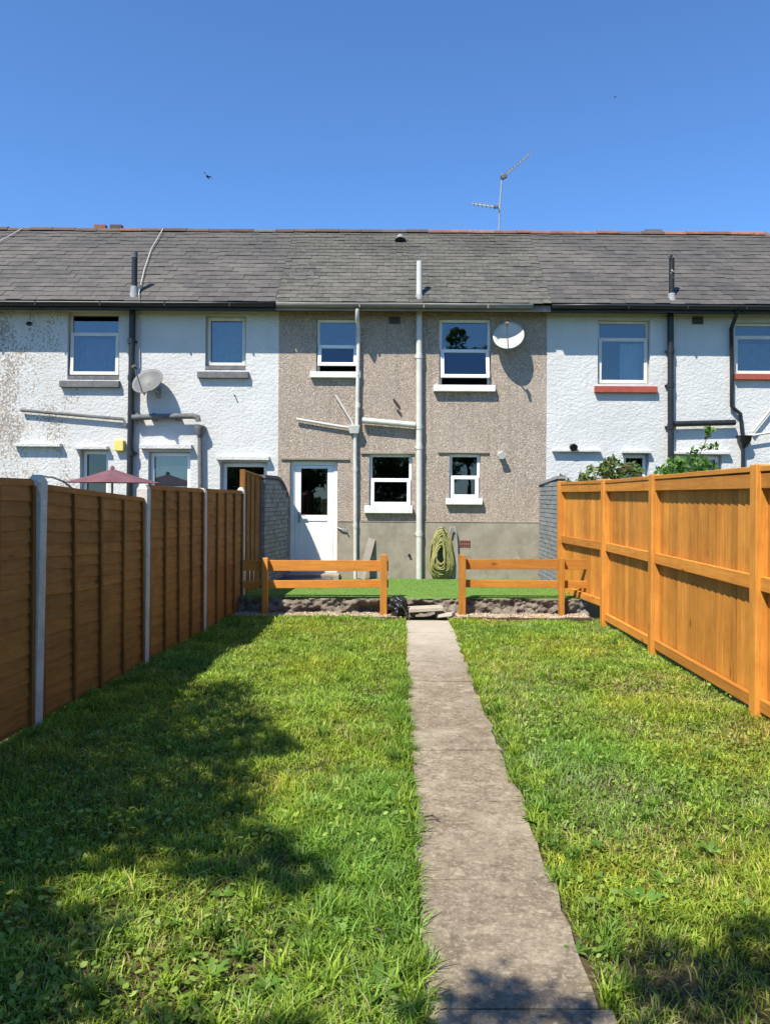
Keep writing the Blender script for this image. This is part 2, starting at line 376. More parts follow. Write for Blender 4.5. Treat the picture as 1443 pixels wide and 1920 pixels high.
# gravel bed in front of the retaining wall with timber edging
b=MB(); b.box((-2.45,10.82,-.02),(.06,TY+.02,.012)); b.box((.75,10.85,-.02),(2.8,TY+.02,.012)); tag(b.build('gravel_bed_ground',MT['soil']),kind='structure')
def edge(xa,xb,seed):
    m=MB(); pts=[]; nn=16
    for i in range(nn+1):
        x=xa+(xb-xa)*i/nn; y=10.80+float(vnoise(x,seed,1.5,31)-.5)*.10; pts.append((x,y,.025+float(vnoise(x,seed,5,32)-.5)*.02))
    m.tube(pts,.03,7); return m
tag(edge(-2.4,.03,1).build('edging_log',MT['timber']),'dark timber edging along gravel strip, beside the black plastic','edging')
tag(edge(.76,2.72,5).build('edging_log',MT['timber']),'dark timber edging along gravel strip running to the orange fence','edging')
def stones(n, xr, yr, z, smin, smax):
    base=np.array([(1,0,0),(-1,0,0),(0,1,0),(0,-1,0),(0,0,1),(0,0,-1)],float); fc=np.array([(0,2,4),(2,1,4),(1,3,4),(3,0,4),(2,0,5),(1,2,5),(3,1,5),(0,3,5)])
    c=np.stack([RNG.uniform(*xr,n),RNG.uniform(*yr,n),z+RNG.uniform(0,.018,n)],-1)
    s=RNG.uniform(smin,smax,(n,1,1))*RNG.uniform(.6,1.2,(n,1,3)); s[:,:,2]*=.7
    a=RNG.uniform(0,6.28,n); ca,sa=np.cos(a),np.sin(a); rot=np.zeros((n,3,3)); rot[:,0,0]=ca; rot[:,0,1]=-sa; rot[:,1,0]=sa; rot[:,1,1]=ca; rot[:,2,2]=1
    v=base[None]*s*RNG.uniform(.75,1.15,(n,6,1)); v=np.einsum('nij,nkj->nki',rot,v)+c[:,None]
    pal=np.array([(.40,.30,.20),(.46,.37,.27),(.33,.25,.17),(.50,.43,.34),(.22,.17,.125),(.40,.27,.18)]); col=pal[RNG.integers(0,6,n)]*RNG.uniform(.8,1.15,(n,1))
    fi=(fc[None]+6*np.arange(n)[:,None,None]).reshape(-1); return v.reshape(-1,3),fi,np.repeat(col,6,0)
v1,f1,c1=stones(3800,(-2.4,.05),(10.84,TY-.02),.012,.011,.026); v2,f2,c2=stones(3000,(.78,2.75),(10.86,TY-.02),.012,.011,.026)
tag(np_mesh('gravel',np.vstack([v1,v2]),np.concatenate([f1,f2+len(v1)]),np.full((len(f1)+len(f2))//3,3),MT['gravel'],cols=np.vstack([c1,c2])),'pinkish tan gravel strip below the raised turf','gravel',kind='stuff')

# ------------------------------------------------------------------ houses
def rect(px0,py0,px1,py1,Y=D):
    cy=(py0+py1)/2; cx=(px0+px1)/2
    return (X(px0,cy,Y),X(px1,cy,Y),Z(cx,py1,Y),Z(cx,py0,Y))
def wall_mesh(x0,x1,z0,z1,ops,y=D,t=.26):
    xs=sorted({x0,x1,*[o[0] for o in ops],*[o[1] for o in ops]}); zs=sorted({z0,z1,*[o[2] for o in ops],*[o[3] for o in ops]})
    xs=[a for a in xs if x0<=a<=x1]; zs=[a for a in zs if z0<=a<=z1]
    m=MB()
    inside=lambda cx,cz: any(o[0]<cx<o[1] and o[2]<cz<o[3] for o in ops)
    for i in range(len(xs)-1):
        for k in range(len(zs)-1):
            a,b,c,d=xs[i],xs[i+1],zs[k],zs[k+1]
            if inside((a+b)/2,(c+d)/2): continue
            m.add([(a,y,c),(b,y,c),(b,y,d),(a,y,d)],[(0,1,2,3)]); m.add([(a,y+t,c),(b,y+t,c),(b,y+t,d),(a,y+t,d)],[(3,2,1,0)])
    for (a,b,c,d) in ops:
        m.add([(a,y,c),(b,y,c),(b,y+t,c),(a,y+t,c)],[(0,1,2,3)]); m.add([(a,y,d),(b,y,d),(b,y+t,d),(a,y+t,d)],[(3,2,1,0)])
        m.add([(a,y,c),(a,y+t,c),(a,y+t,d),(a,y,d)],[(0,1,2,3)]); m.add([(b,y,c),(b,y+t,c),(b,y+t,d),(b,y,d)],[(3,2,1,0)])
    return m
def frame(m,x0,x1,z0,z1,y0,y1,w):
    m.box((x0,y0,z0),(x0+w,y1,z1)); m.box((x1-w,y0,z0),(x1,y1,z1)); m.box((x0+w,y0,z0),(x1-w,y1,z0+w)); m.box((x0+w,y0,z1-w),(x1-w,y1,z1))
def pane(name,x0,x1,z0,z1,y,mat,parent):
    return MB().box((x0,y,z0),(x1,y+.006,z1)).build(name,mat,parent)
def window(house,px,split=None,openang=0,mat='upvc',sill=None,sillmat='sillw',inset=.10,fw=.05,topsash=False,glass='glass',sillout=.09,name='window',gap=0):
    x0,x1,z0,z1=rect(*px); z0+=gap; y0=D+inset; y1=y0+.06
    m=MB(); frame(m,x0+.003,x1-.003,z0+.003,z1-.003,y0,y1,fw)
    if openang>5: m.v=m.v[:16]+m.v[24:]; m.f=m.f[:12]+[tuple(i-8 for i in f) for f in m.f[18:]]; m.sm=m.sm[:18]
    if split:
        zs=Z((px[0]+px[2])/2,split); m.box((x0+fw,y0+.004,zs-.022),(x1-fw,y1-.004,zs+.022))
    wo=m.build(name,MT[mat],house,bevel=.004)
    if split:
        pane('pane',x0+fw,x1-fw,zs+.022,z1-fw,y0+.03,MT[glass],wo)
        sx0,sx1,sz0,sz1=x0+fw*.55,x1-fw*.55,z0+(fw*.45 if openang<5 else .10),zs+.018
        piv=Vector(((sx0+sx1)/2,y0-.006,sz1)); rot=Matrix.Rotation(-R(openang),4,'X')
        s=MB(); frame(s,sx0,sx1,sz0,sz1,y0-.03,y0-.002,.062)
        p=MB().box((sx0+.055,y0-.018,sz0+.055),(sx1-.055,y0-.012,sz1-.055))
        for q in (s,p): q.v=[tuple(piv+(rot.to_3x3()@(Vector(v)-piv))) for v in q.v]
        s.build('sash',MT[mat],wo,bevel=.004); p.build('pane',MT[glass],wo)
    else:
        s=MB(); frame(s,x0+fw*.5,x1-fw*.5,z0+fw*.5,z1-fw*.5,y0-.022,y0-.002,.055); s.build('sash',MT[mat],wo,bevel=.004)
        pane('pane',x0+fw,x1-fw,z0+fw,z1-fw,y0+.02,MT[glass],wo)
    if sill:
        a,b,c,d=rect(*sill); s=MB()
        s.add([(a,D-sillout,c),(b,D-sillout,c),(b,D-sillout,d-.02),(a,D-sillout,d-.02),(a,y0+.01,c),(b,y0+.01,c),(b,y0+.01,d),(a,y0+.01,d)] if False else
              [(a,D-sillout,c),(b,D-sillout,c),(b,D+.0,c),(a,D+.0,c),(a,D-sillout,d-.012),(b,D-sillout,d-.012),(b,D+.0,d),(a,D+.0,d)],
              [(0,3,2,1),(4,5,6,7),(0,1,5,4),(1,2,6,5),(3,0,4,7),(2,3,7,6)])
        s.build('sill',MT[sillmat],wo,bevel=.006)
        s2=MB(); s2.box((x0+.002,D+.003,z0-.06),(x1-.002,y1,z0+.002)) if gap else None
        if gap: s2.build('packing_strip',MT['sillg' if sillmat=='sillg' else 'upvc'],wo)
    return wo
def ledge(house,px,mat,out=.08,name='lintel'):
    a,b,c,d=rect(*px); return MB().box((a,D-out,c),(b,D-.0005,d)).build(name,MT[mat],house,bevel=.006)
def pipe(house,pts,r,mat,Yoff=.08,name='pipe',n=12):
    q=[P(x,y,D-Yoff) for x,y in pts]
    return MB().tube(q,r,n).build(name,MT[mat],house)
def collars(house,px,ys,r,mat,Yoff,kids):
    for y in ys:
        c=P(px,y,D-Yoff); MB().tube([c+Vector((0,0,-.045)),c+Vector((0,0,.045))],r*1.16,12).build('pipe_collar',MT[mat],kids)
        MB().box((c.x-r*1.5,c.y+r*.6,c.z-.015),(c.x+r*1.5,D-.001,c.z+.015)).build('pipe_bracket',MT[mat],kids)

SLOPE=Vector((0,math.cos(PITCH),math.sin(PITCH))); NRM=Vector((0,-math.sin(PITCH),math.cos(PITCH)))
LEN=math.hypot(RY-EY,RZ-EZ)
def roof(house,x0,x1,mat,rows,sw,ridge_pal,hip=False):
    xr=x1-(RY-EY) if hip else x1
    by=2*RY-EY
    m=MB()
    off=NRM*-.03
    A=[Vector((x0,EY,EZ))+off,Vector((x1,EY,EZ))+off,Vector((xr,RY,RZ-.03)),Vector((x0,RY,RZ-.03)),Vector((x0,by,EZ-.03)),Vector((x1,by,EZ-.03))]
    m.add(A,[(0,1,2,3),(3,2,5,4)]+([(1,5,2)] if hip else []))
    rf=m.build('roof',MT['soffit'],house)
    gauge=LEN/rows; th=.009
    def smesh(wd,nm):
        q=MB(); L=gauge*1.55; q.box((-wd/2+.002,0,0),(wd/2-.002,L,th)); me=q.mesh(nm); me.materials.append(MT[mat]); return me
    full=smesh(sw,'slate'); half=smesh(sw*.5,'slate')
    tilt=PITCH-math.asin(min(.9,th*1.05/gauge))
    count=0; rest=MB()
    for r in range(rows):
        s=r*gauge-.03; base=Vector((0,EY,EZ))+SLOPE*s
        xend=x1-(RY-EY)*max(0,s)/LEN if hip else x1
        x=x0+(0 if r%2==0 else -sw/2)
        while x<xend-.02:
            xa,xb=max(x,x0),min(x+sw,xend); wd=xb-xa; cx=(xa+xb)/2; x+=sw
            if wd<sw*.04: continue
            vis = -8.2<cx<8.6
            j=random.uniform(-.012,.012); dz=random.uniform(0,.008); a=random.gauss(0,.012)
            if random.random()<.04: a+=random.uniform(-.05,.05); j-=.02
            loc=Vector((cx,base.y,base.z))+SLOPE*j+NRM*(dz+.006)
            me=full if wd>sw*.75 else half; sc=wd/sw if me is full else wd/(sw*.5)
            M=Matrix.Translation(loc)@Matrix.Rotation(tilt,4,'X')@Matrix.Rotation(a,4,'Z')@Matrix.Diagonal((sc,.62 if r==rows-1 else 1,1,1))
            if count<300 and vis:
                o=bpy.data.objects.new('slate',me); COL.objects.link(o); o.parent=rf; o.matrix_parent_inverse=Matrix.Identity(4); o.matrix_basis=M; count+=1
            else:
                vs_=[M@v.co for v in me.vertices]; rest.add(vs_,[tuple(p.vertices) for p in me.polygons])
    if rest.v: tag(rest.build('slate_course',MT[mat],rf),kind='stuff')
    tl=.46; x=x0
    while x<xr-.05:
        xe=min(x+tl,xr); q=MB(); V=[];Fc=[]
        jz=random.uniform(-.008,.01); rr=.105*random.uniform(.95,1.06)
        for i,xx in enumerate((x+.004,xe-.004)):
            for k in range(9):
                t=math.pi*k/8; V.append((xx,RY-math.cos(t)*rr,RZ-.04+math.sin(t)*rr*.8+jz)) 
        for k in range(8): Fc.append((k,k+1,k+10,k+9))
        Fc+= [tuple(range(9)),tuple(range(17,8,-1))]
        q.add(V,Fc,False); q.build('ridge_tile',MT[ridge_pal((x+xe)/2)],rf); x=xe
    if hip:
        a=Vector((x1,EY,EZ)); b_=Vector((xr,RY,RZ)); n=9
        for i in range(n):
            p=a.lerp(b_,i/n+.005); q=a.lerp(b_,(i+1)/n); MB().tube([p,q],.06,8).build('hip_tile',MT['ridge'],rf)
    return rf
def house_shell(name,label,x0,x1,wallmat,ops,roofmat,rows,sw,gutmat,fasmat,ridge_pal,hip=False,plinth=None,gz=-.05,gx=None,base=None):
    h=thing(name,((x0+x1)/2,D,0),label,'house')
    top=EZ-.06
    m=wall_mesh(x0,x1,gz,top,ops); m.build('wall',MT[wallmat],h)
    by=2*RY-D
    s=MB(); s.box((x0,D+.262,gz),(x0+.11,by-.2,top-.002)); s.box((x1-.11,D+.262,gz),(x1,by-.2,top-.002)); s.box((x0,by-.2,gz),(x1,by,top-.002)); s.build('side_wall',MT[wallmat],h)
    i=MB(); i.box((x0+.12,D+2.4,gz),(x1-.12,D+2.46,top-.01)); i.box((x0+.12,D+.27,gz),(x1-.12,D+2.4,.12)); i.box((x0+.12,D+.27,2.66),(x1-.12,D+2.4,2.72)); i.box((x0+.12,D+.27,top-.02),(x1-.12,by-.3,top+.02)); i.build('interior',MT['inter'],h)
    ge=x1+(.35 if hip else 0); g0,g1=(x0,ge) if gx is None else gx
    f=MB(); f.box((x0,EY+.06,EZ-.145),(ge,EY+.085,EZ-.035)); f.build('fascia',MT[fasmat],h)
    MB().box((x0,EY+.086,EZ-.085),(ge,D+.05,EZ-.07)).build('soffit',MT['soffit'],h)
    q=MB(); V=[];Fc=[]; nn=10; r=.058; seg=max(2,int((g1-g0)/1.0))
    for i_ in range(seg+1):
        x=g0+(g1-g0)*i_/seg; sag=random.uniform(-.006,.006)
        for k in range(nn+1):
            t=math.pi*k/nn; V.append((x,EY-.005-math.cos(t)*r,EZ-.035-math.sin(t)*r*1.15+sag))
    for i_ in range(seg):
        for k in range(nn): a=i_*(nn+1)+k; Fc.append((a,a+nn+1,a+nn+2,a+1))
    q.add(V,Fc,True); g_=q.build('gutter',MT[gutmat],h); mod=g_.modifiers.new('thick','SOLIDIFY'); mod.thickness=.004; mod.offset=0
    for i_ in range(1,seg):
        x=g0+(g1-g0)*(i_+.3)/seg; b_=MB(); b_.box((x-.012,EY-.066,EZ-.11),(x+.012,EY+.061,EZ-.034)); b_.build('gutter_bracket',MT[gutmat],g_)
    roof(h,x0,x1+(.35 if hip else 0),roofmat,rows,sw,ridge_pal,hip)
    return h

# --- grey pebbledash house
ops_m=[rect(593,597,672,698),rect(823,597,920,722),rect(692,851,772,950),rect(842,851,900,936),rect(543,864,632,1074)]
hm=house_shell('terraced_house','grey pebbledash terraced house with white half-glazed back door and pale pipes',LX1,RX0,'pebble',ops_m,'slate_m',21,.235,'gutg','gutg',
    lambda x:'terra' if x>.75 or random.random()<.12 else 'ridge',gx=(LX1+.02,X(998,574,EY)))
window(hm,(593,597,672,698),648,15,sill=(582,697,676,709))
window(hm,(823,597,920,722),656,16,sill=(812,722,927,735),sillout=.11)
window(hm,(692,851,772,950),899,0,sill=(683,948,773,962),inset=.07,sillout=.1,glass='glassd')
window(hm,(842,851,900,936),894,0,sill=(835,934,903,946),inset=.07,sillout=.1,glass='glassd')
# smooth cement plinth, two pieces either side of the door
zp=Z(780,979)
pm=MB(); dx0,dx1=rect(543,864,632,1074)[:2]
pm.box((dx1+.004,D-.022,TZ-.06),(RX0-.01,D-.0006,zp)); pm.box((LX1+.01,D-.022,TZ-.06),(dx0-.004,D-.0006,zp)); pm.build('plinth',MT['cement'],hm,bevel=.006)
MB().box((dx1+.004,D-.03,zp+.002),(RX0-.01,D-.0008,zp+.016)).build('bell_cast',MT['cement'],hm)
for px in ((527,858,655,862.5),(676,847.5,776,851.5),(820,846.5,916,850)): ledge(hm,px,'cement',.035,'drip_moulding')
# door
x0,x1,z0,z1=rect(543,864,632,1074); m=MB(); y0=D+.09
m.box((x0+.002,y0,z0),(x0+.075,y0+.07,z1-.003)); m.box((x1-.075,y0,z0),(x1-.002,y0+.07,z1-.003)); m.box((x0+.075,y0,z1-.075),(x1-.075,y0+.07,z1-.003)); m.box((x0+.075,y0,z0),(x1-.075,y0+.07,z0+.05))
dfr=m.build('door_frame',MT['upvc'],hm,bevel=.004)
a,b_,c,d=x0+.08,x1-.08,z0+.055,z1-.08
gx0,gx1,gz0,gz1=rect(563,878,613,966)
m=MB(); m.box((a,y0+.012,c),(gx0,y0+.05,d)); m.box((gx1,y0+.012,c),(b_,y0+.05,d)); m.box((gx0,y0+.012,gz1),(gx1,y0+.05,d)); m.box((gx0,y0+.012,gz0-.11),(gx1,y0+.05,gz0)); m.box((gx0,y0+.012,c),(gx1,y0+.05,c+.12)); m.box((gx0,y0+.024,c+.12),(gx1,y0+.044,gz0-.11))
dr=m.build('door',MT['upvc'],hm,bevel=.004)
pane('pane',gx0,gx1,gz0,gz1,y0+.03,MT['glassd'],dr)
hp=P(561,969,y0); m=MB(); m.box((hp.x-.018,y0-.002,hp.z-.11),(hp.x+.018,y0+.012,hp.z+.09)); m.bar((hp.x,y0-.045,hp.z+.03),(hp.x+.11,y0-.045,hp.z+.03),.02,.022); m.tube([(hp.x,y0,hp.z+.03),(hp.x,y0-.05,hp.z+.03)],.011,8); m.build('handle',MT['metal'],dr)
MB().box((x0-.05,D-.32,TZ-.05),(x1+.06,D-.002,z0-.003)).build('doorstep',MT['cement'],hm,bevel=.01)
# pipes
sp=pipe(hm,[(785.5,1090),(785.5,575)],.055,'greyp',.085,'soil_pipe',16); collars(hm,785.5,(668,800,838,1001),.055,'greyp',.085,sp)
yv=13.72; v0=P(785.5,566,yv); v1=P(785.5,490,yv); MB().tube([(v0.x,yv,v0.z-.1),(v0.x,yv,v1.z)],.052,16).build('vent_pipe',MT['greyp'],hm)
MB().tube([(v0.x,yv,v0.z-.02),(v0.x,yv,v0.z+.13)],[.095,.062],16).build('flashing',MT['lead'],hm)
dp=MB().tube([P(670,579,EY),P(669.5,598,EY+.02),P(672,616,D-.075),P(672,640,D-.07),P(669,800,D-.07)],.035,12).build('downpipe',MT['greyp'],hm); collars(hm,671,(622,700,760),.035,'greyp',.07,dp)
hp=P(664,806,D-.09); m=MB(); s=.105
m.add([(hp.x-s,hp.y-.085,hp.z+.08),(hp.x+s,hp.y-.085,hp.z+.08),(hp.x+s,D-.002,hp.z+.08),(hp.x-s,D-.002,hp.z+.08),(hp.x-s*.75,hp.y-.06,hp.z-.07),(hp.x+s*.75,hp.y-.06,hp.z-.07),(hp.x+s*.75,D-.002,hp.z-.07),(hp.x-s*.75,D-.002,hp.z-.07)],[(3,2,1,0),(4,5,6,7),(0,1,5,4),(1,2,6,5),(2,3,7,6),(3,0,4,7)])
m.build('hopper',MT['greyp'],hm,bevel=.008)
dp2=pipe(hm,[(665.5,812),(666,1090)],.035,'greyp',.07,'downpipe'); collars(hm,666,(880,985),.035,'greyp',.07,dp2)
pipe(hm,[(556,786),(640,800),(658,802)],.025,'greyp',.06,'waste_pipe',10)
pipe(hm,[(679,788),(778,797)],.052,'greyp',.10,'branch_pipe',14)
pipe(hm,[(629,741),(659,790),(662,799)],.021,'greyp',.05,'waste_pipe',10)
def airbrick(house,px,mat,rows=2,cols=5):
    a,b,c,d=rect(*px); o=MB().box((a,D-.03,c),(b,D-.0007,d)).build('air_brick',MT[mat],house)
    for i in range(cols):
        for k in range(rows):
            x=a+(b-a)*(i+.5)/cols; z=c+(d-c)*(k+.5)/rows; w_=(b-a)/cols*.28; h_=(d-c)/rows*.26
            MB().box((x-w_,D-.0335,z-h_),(x+w_,D-.0295,z+h_)).build('hole',MT['black'],o)
airbrick(hm,(729,595,750,607),'soffit'); airbrick(hm,(861,1013,881,1026),'airb')
def roundvent(house,px,py,r,out,mat):
    c=P(px,py,D); MB().tube([(c.x,D-.001,c.z),(c.x,D-out*.7,c.z),(c.x,D-out,c.z-.02)],[r*.8,r*.8,r],14).build('flue',MT[mat],house)
roundvent(hm,938,853,.068,.17,'sillw'); roundvent(hm,767,1040,.028,.06,'black')
tp=P(642,992,D); MB().tube([(tp.x-.09,D-.03,tp.z+.03),(tp.x-.03,D-.06,tp.z),(tp.x+.06,D-.07,tp.z-.0),(tp.x+.08,D-.07,tp.z-.05)],.014,8).tube([(tp.x+.05,D-.01,tp.z+.0),(tp.x+.05,D-.07,tp.z),(tp.x+.05,D-.07,tp.z+.05)],.012,8).build('tap',MT['metal'],hm)
# old bracket pieces on the wall
for (a,b2) in (((737,748),(748,762)),((744,768),(751,776))):
    p=P(*a,D-.02); q=P(*b2,D-.02); MB().bar(p,q,.03,.03,(0,1,0)).build('wall_bracket',MT['timber'],hm)
# roof vent hood
c=P(750,460,15.62); 
tt=(c-Vector((c.x,EY,EZ))).dot(SLOPE); rb=Vector((c.x,EY,EZ))+SLOPE*tt+NRM*.03
V=[];Fc=[]
for i,(s_,rr) in enumerate(((0,.10),(.26,.045))):
    for k in range(9):
        t=math.pi*k/8; V.append(rb+Vector((-math.cos(t)*rr*1.25,0,0))+SLOPE*(s_-.05)+NRM*math.sin(t)*rr)
for k in range(8): Fc.append((k,k+1,k+10,k+9))
Fc.append(tuple(range(17,8,-1)))
m=MB(); m.add(V,Fc,True); vh=m.build('roof_vent',MT['lead'],hm); md=vh.modifiers.new('t','SOLIDIFY'); md.thickness=.012
MB().add([V[k]+SLOPE*.03 for k in range(9)],[tuple(range(9))]).build('vent_opening',MT['black'],vh)

# --- white house with flaking paint
ops_l=[rect(127,584,224,712),rect(385,592,461,694),rect(150,843,203,960),rect(278,847,357,960),rect(412,866,500,1080)]
hl=house_shell('terraced_house','white rendered house with flaking paint and black pipes behind the brown panel fence',LX0,LX1,'flaky',ops_l,'slate_d',18,.26,'black','black',
    lambda x:random.choice(['ridge','ridge','ridge','ridge','terra','brickd']))
wl1=window(hl,(127,584,224,712),624,2.5,'cream',sill=(115,714,226,727),sillmat='sillg',gap=.07)
wl2=window(hl,(385,592,461,694),None,0,'cream',sill=(372,697,467,710),sillmat='sillg',gap=.07)
window(hl,(150,843,203,960),None,0,'upvc',inset=.14,glass='glassd')
w4=window(hl,(278,847,357,960),None,0,'upvc',inset=.12)
a,b_,c,d=rect(285,873,350,960); MB().box((a,D+.24,c),(b_,D+.245,d)).build('blind',MT['blind'],w4)
w5=window(hl,(412,866,500,1080),None,0,'upvc',inset=.2,glass='glassd',fw=.06)
for px in ((30,832,118,838),(143,837,205,843),(265,834,362,842),(407,856,506,863)): ledge(hl,px,'white',.12)
sp=pipe(hl,[(243,940),(249,575)],.055,'black',.09,'soil_pipe',16); collars(hl,246.5,(640,708,775,850),.055,'black',.09,sp)
v0=P(252,556,yv); v1=P(253.5,474,yv); MB().tube([(v0.x,yv,v0.z-.1),(v0.x+.004,yv,v1.z)],.050,14).build('vent_pipe',MT['black'],hl); MB().tube([(v0.x,yv,v0.z-.03),(v0.x,yv,v0.z+.18)],[.085,.062],14).build('flashing',MT['lead'],hl)
MB().tube([(v0.x,yv,v1.z-.09),(v0.x,yv,v1.z+.01)],.054,14).build('vent_cowl',MT['brickd'],hl)
pipe(hl,[(40,769),(130,777),(232,786),(236,800)],.030,'sillg',.07,'waste_pipe',10)
pipe(hl,[(248,783),(300,781),(362,780),(371,783),(372,790)],.052,'sillg',.14,'branch_pipe',12)
for px_ in (262,293,335): ledge(hl,(px_-3,776,px_+3,790),'sillg',.15,'pipe_bracket')
hp=P(375,806,D-.1); m=MB(); m.tube([(hp.x,hp.y,hp.z+.07),(hp.x,hp.y,hp.z-.02),(hp.x,hp.y,hp.z-.14)],[.11,.105,.045],4).build('hopper',MT['sillg'],hl)
pipe(hl,[(375,815),(376,940)],.042,'sillg',.09,'downpipe')
roundvent(hl,56,607,.05,.03,'black')
pipe(hl,[(262,560),(262,640),(262,690)],.006,'cable',.03,'cable',6)
p0=P(306,429,RY-.1); pts=[p0]
for px_,py_,ff in ((285,474,.66),(272,508,.36),(262,547,.05)):
    x_=X(px_,py_,EY+(RY-EY)*ff); pts.append(Vector((x_,EY,EZ))+SLOPE*LEN*ff+NRM*.06)
pts.append(P(262,562,EY-.08)); pts.append(P(262,580,D-.06)); MB().tube(pts,.009,6).build('roof_cable',MT['cable'],hl)
pts=[P(41,429,RY-.1)]
for px_,py_,ff in ((20,446,.85),(-4,462,.74)):
    x_=X(px_,py_,EY+(RY-EY)*ff); pts.append(Vector((x_,EY,EZ))+SLOPE*LEN*ff+NRM*.06)
MB().tube(pts,.009,6).build('roof_cable',MT['cable'],hl)
for px_ in (189,219):  # ridge stubs
    c=P(px_,431,RY); MB().box((c.x-.12,RY-.06,RZ-.02),(c.x+.12,RY+.06,RZ+.10)).build('ridge_stub',MT['terra' if px_<200 else 'ridge'],hl)
c=P(440,741,D); MB().tube([(c.x,D,c.z),(c.x+.01,D-.07,c.z-.02)],.012,6).build('wall_hook',MT['black'],hl)

def added_net(wobj,px,mat='sheer',yo=.25):  # added pleated sheet behind the glass, makes the pane look paler and greyer
    a,b,c,d=rect(*px); V=[];F=[];n=28
    for i in range(n+1):
        x=a+(b-a)*i/n; y=D+yo+.012*math.sin(i*1.7)+.008*math.sin(i*.6); V+=[(x,y,c),(x,y,d)]
    for i in range(n): F.append((2*i,2*i+2,2*i+3,2*i+1))
    m=MB(); m.add(V,F,True); m.build('added_net_sheet',MT[mat],wobj)
# --- white house with red sills
ops_r=[rect(1120,600,1218,720),rect(1376,604,1475,703),rect(1168,850,1216,950),rect(1262,853,1352,950)]
hr=house_shell('terraced_house','clean white rendered house with red window sills behind the orange fence',RX0,RX1,'white',ops_r,'slate_d',18,.26,'black','black',
    lambda x:'terra' if random.random()<.75 else 'ridge',hip=True)
added_net(wl2,(387,594,459,690),'added_net'); added_net(wl1,(129,628,222,706),'added_net',.3)
w1=window(hr,(1120,600,1218,720),634,0,'cream',sill=(1113,724,1229,737),sillmat='sillr')
w2=window(hr,(1376,604,1475,703),630,0,'cream',sill=(1374,701,1480,713),sillmat='sillr')
added_net(w2,(1380,640,1470,700),'added_net')
a,b_,c,d=rect(1168,640,1214,715); V=[];Fc=[]
for i in range(25):
    x=a+(b_-a)*i/24; y=D+.23+.02*math.sin(i*1.3)
    V+=[(x,y,c),(x,y,d)]
for i in range(24): Fc.append((2*i,2*i+2,2*i+3,2*i+1))
m=MB(); m.add(V,Fc,True); m.build('curtain',MT['sheer'],w1)
window(hr,(1168,850,1216,950),None,0,'upvc',inset=.15,glass='glassd'); window(hr,(1262,853,1352,950),None,0,'upvc',inset=.12,glass='glassd')
for px in ((1034,843,1124,847.5),(1164,845,1218,850),(1256,847,1366,852)): ledge(hr,px,'white',.10)
sp=pipe(hr,[(1257,940),(1256,575)],.055,'black',.085,'soil_pipe',16); collars(hr,1256.5,(658,722,800),.055,'black',.085,sp)
v0=P(1258,566,yv); v1=P(1258,484,yv); MB().tube([(v0.x,yv,v0.z-.1),(v0.x,yv,v1.z)],.048,14).build('vent_pipe',MT['blackflake'],hr); MB().tube([(v0.x,yv,v0.z-.02),(v0.x,yv,v0.z+.15)],[.085,.06],14).build('flashing',MT['lead'],hr)
MB().tube([(v0.x-.03,yv-.03,v1.z-.03),(v0.x-.06,yv-.04,v1.z+.02),(v0.x,yv,v1.z+.04)],.02,8).build('vent_cowl',MT['black'],hr)
MB().tube([P(1382,581,EY),P(1379,592,EY+.05),P(1370,616,D-.07),P(1371,700,D-.07),P(1371,762,D-.07),P(1377,768,D-.07),P(1387,776,D-.07),P(1391,815,D-.08)],.036,12).build('downpipe',MT['black'],hr)
pipe(hr,[(1262,795),(1377,792)],.052,'black',.11,'branch_pipe',12)
hp=P(1394,823,D-.1); m=MB(); m.tube([(hp.x,hp.y,hp.z+.06),(hp.x,hp.y,hp.z+.045),(hp.x,hp.y,hp.z-.05),(hp.x,hp.y,hp.z-.16)],[.15,.14,.12,.04],4).build('hopper',MT['black'],hr)
pipe(hr,[(1392,835),(1392,940)],.036,'black',.085,'downpipe')
pipe(hr,[(1410,810),(1470,735)],.023,'greyp',.07,'waste_pipe',8); pipe(hr,[(1400,818),(1475,806)],.021,'greyp',.12,'waste_pipe',8)
airbrick(hr,(1297,595,1316,608),'soffit'); roundvent(hr,1072,838,.07,.14,'black')
MB().box((P(1235,440,RY).x-.3,RY-.05,RZ+.02),(P(1235,440,RY).x+.05,RY+.05,RZ+.075)).build('ridge_stub',MT['brickd'],hr)

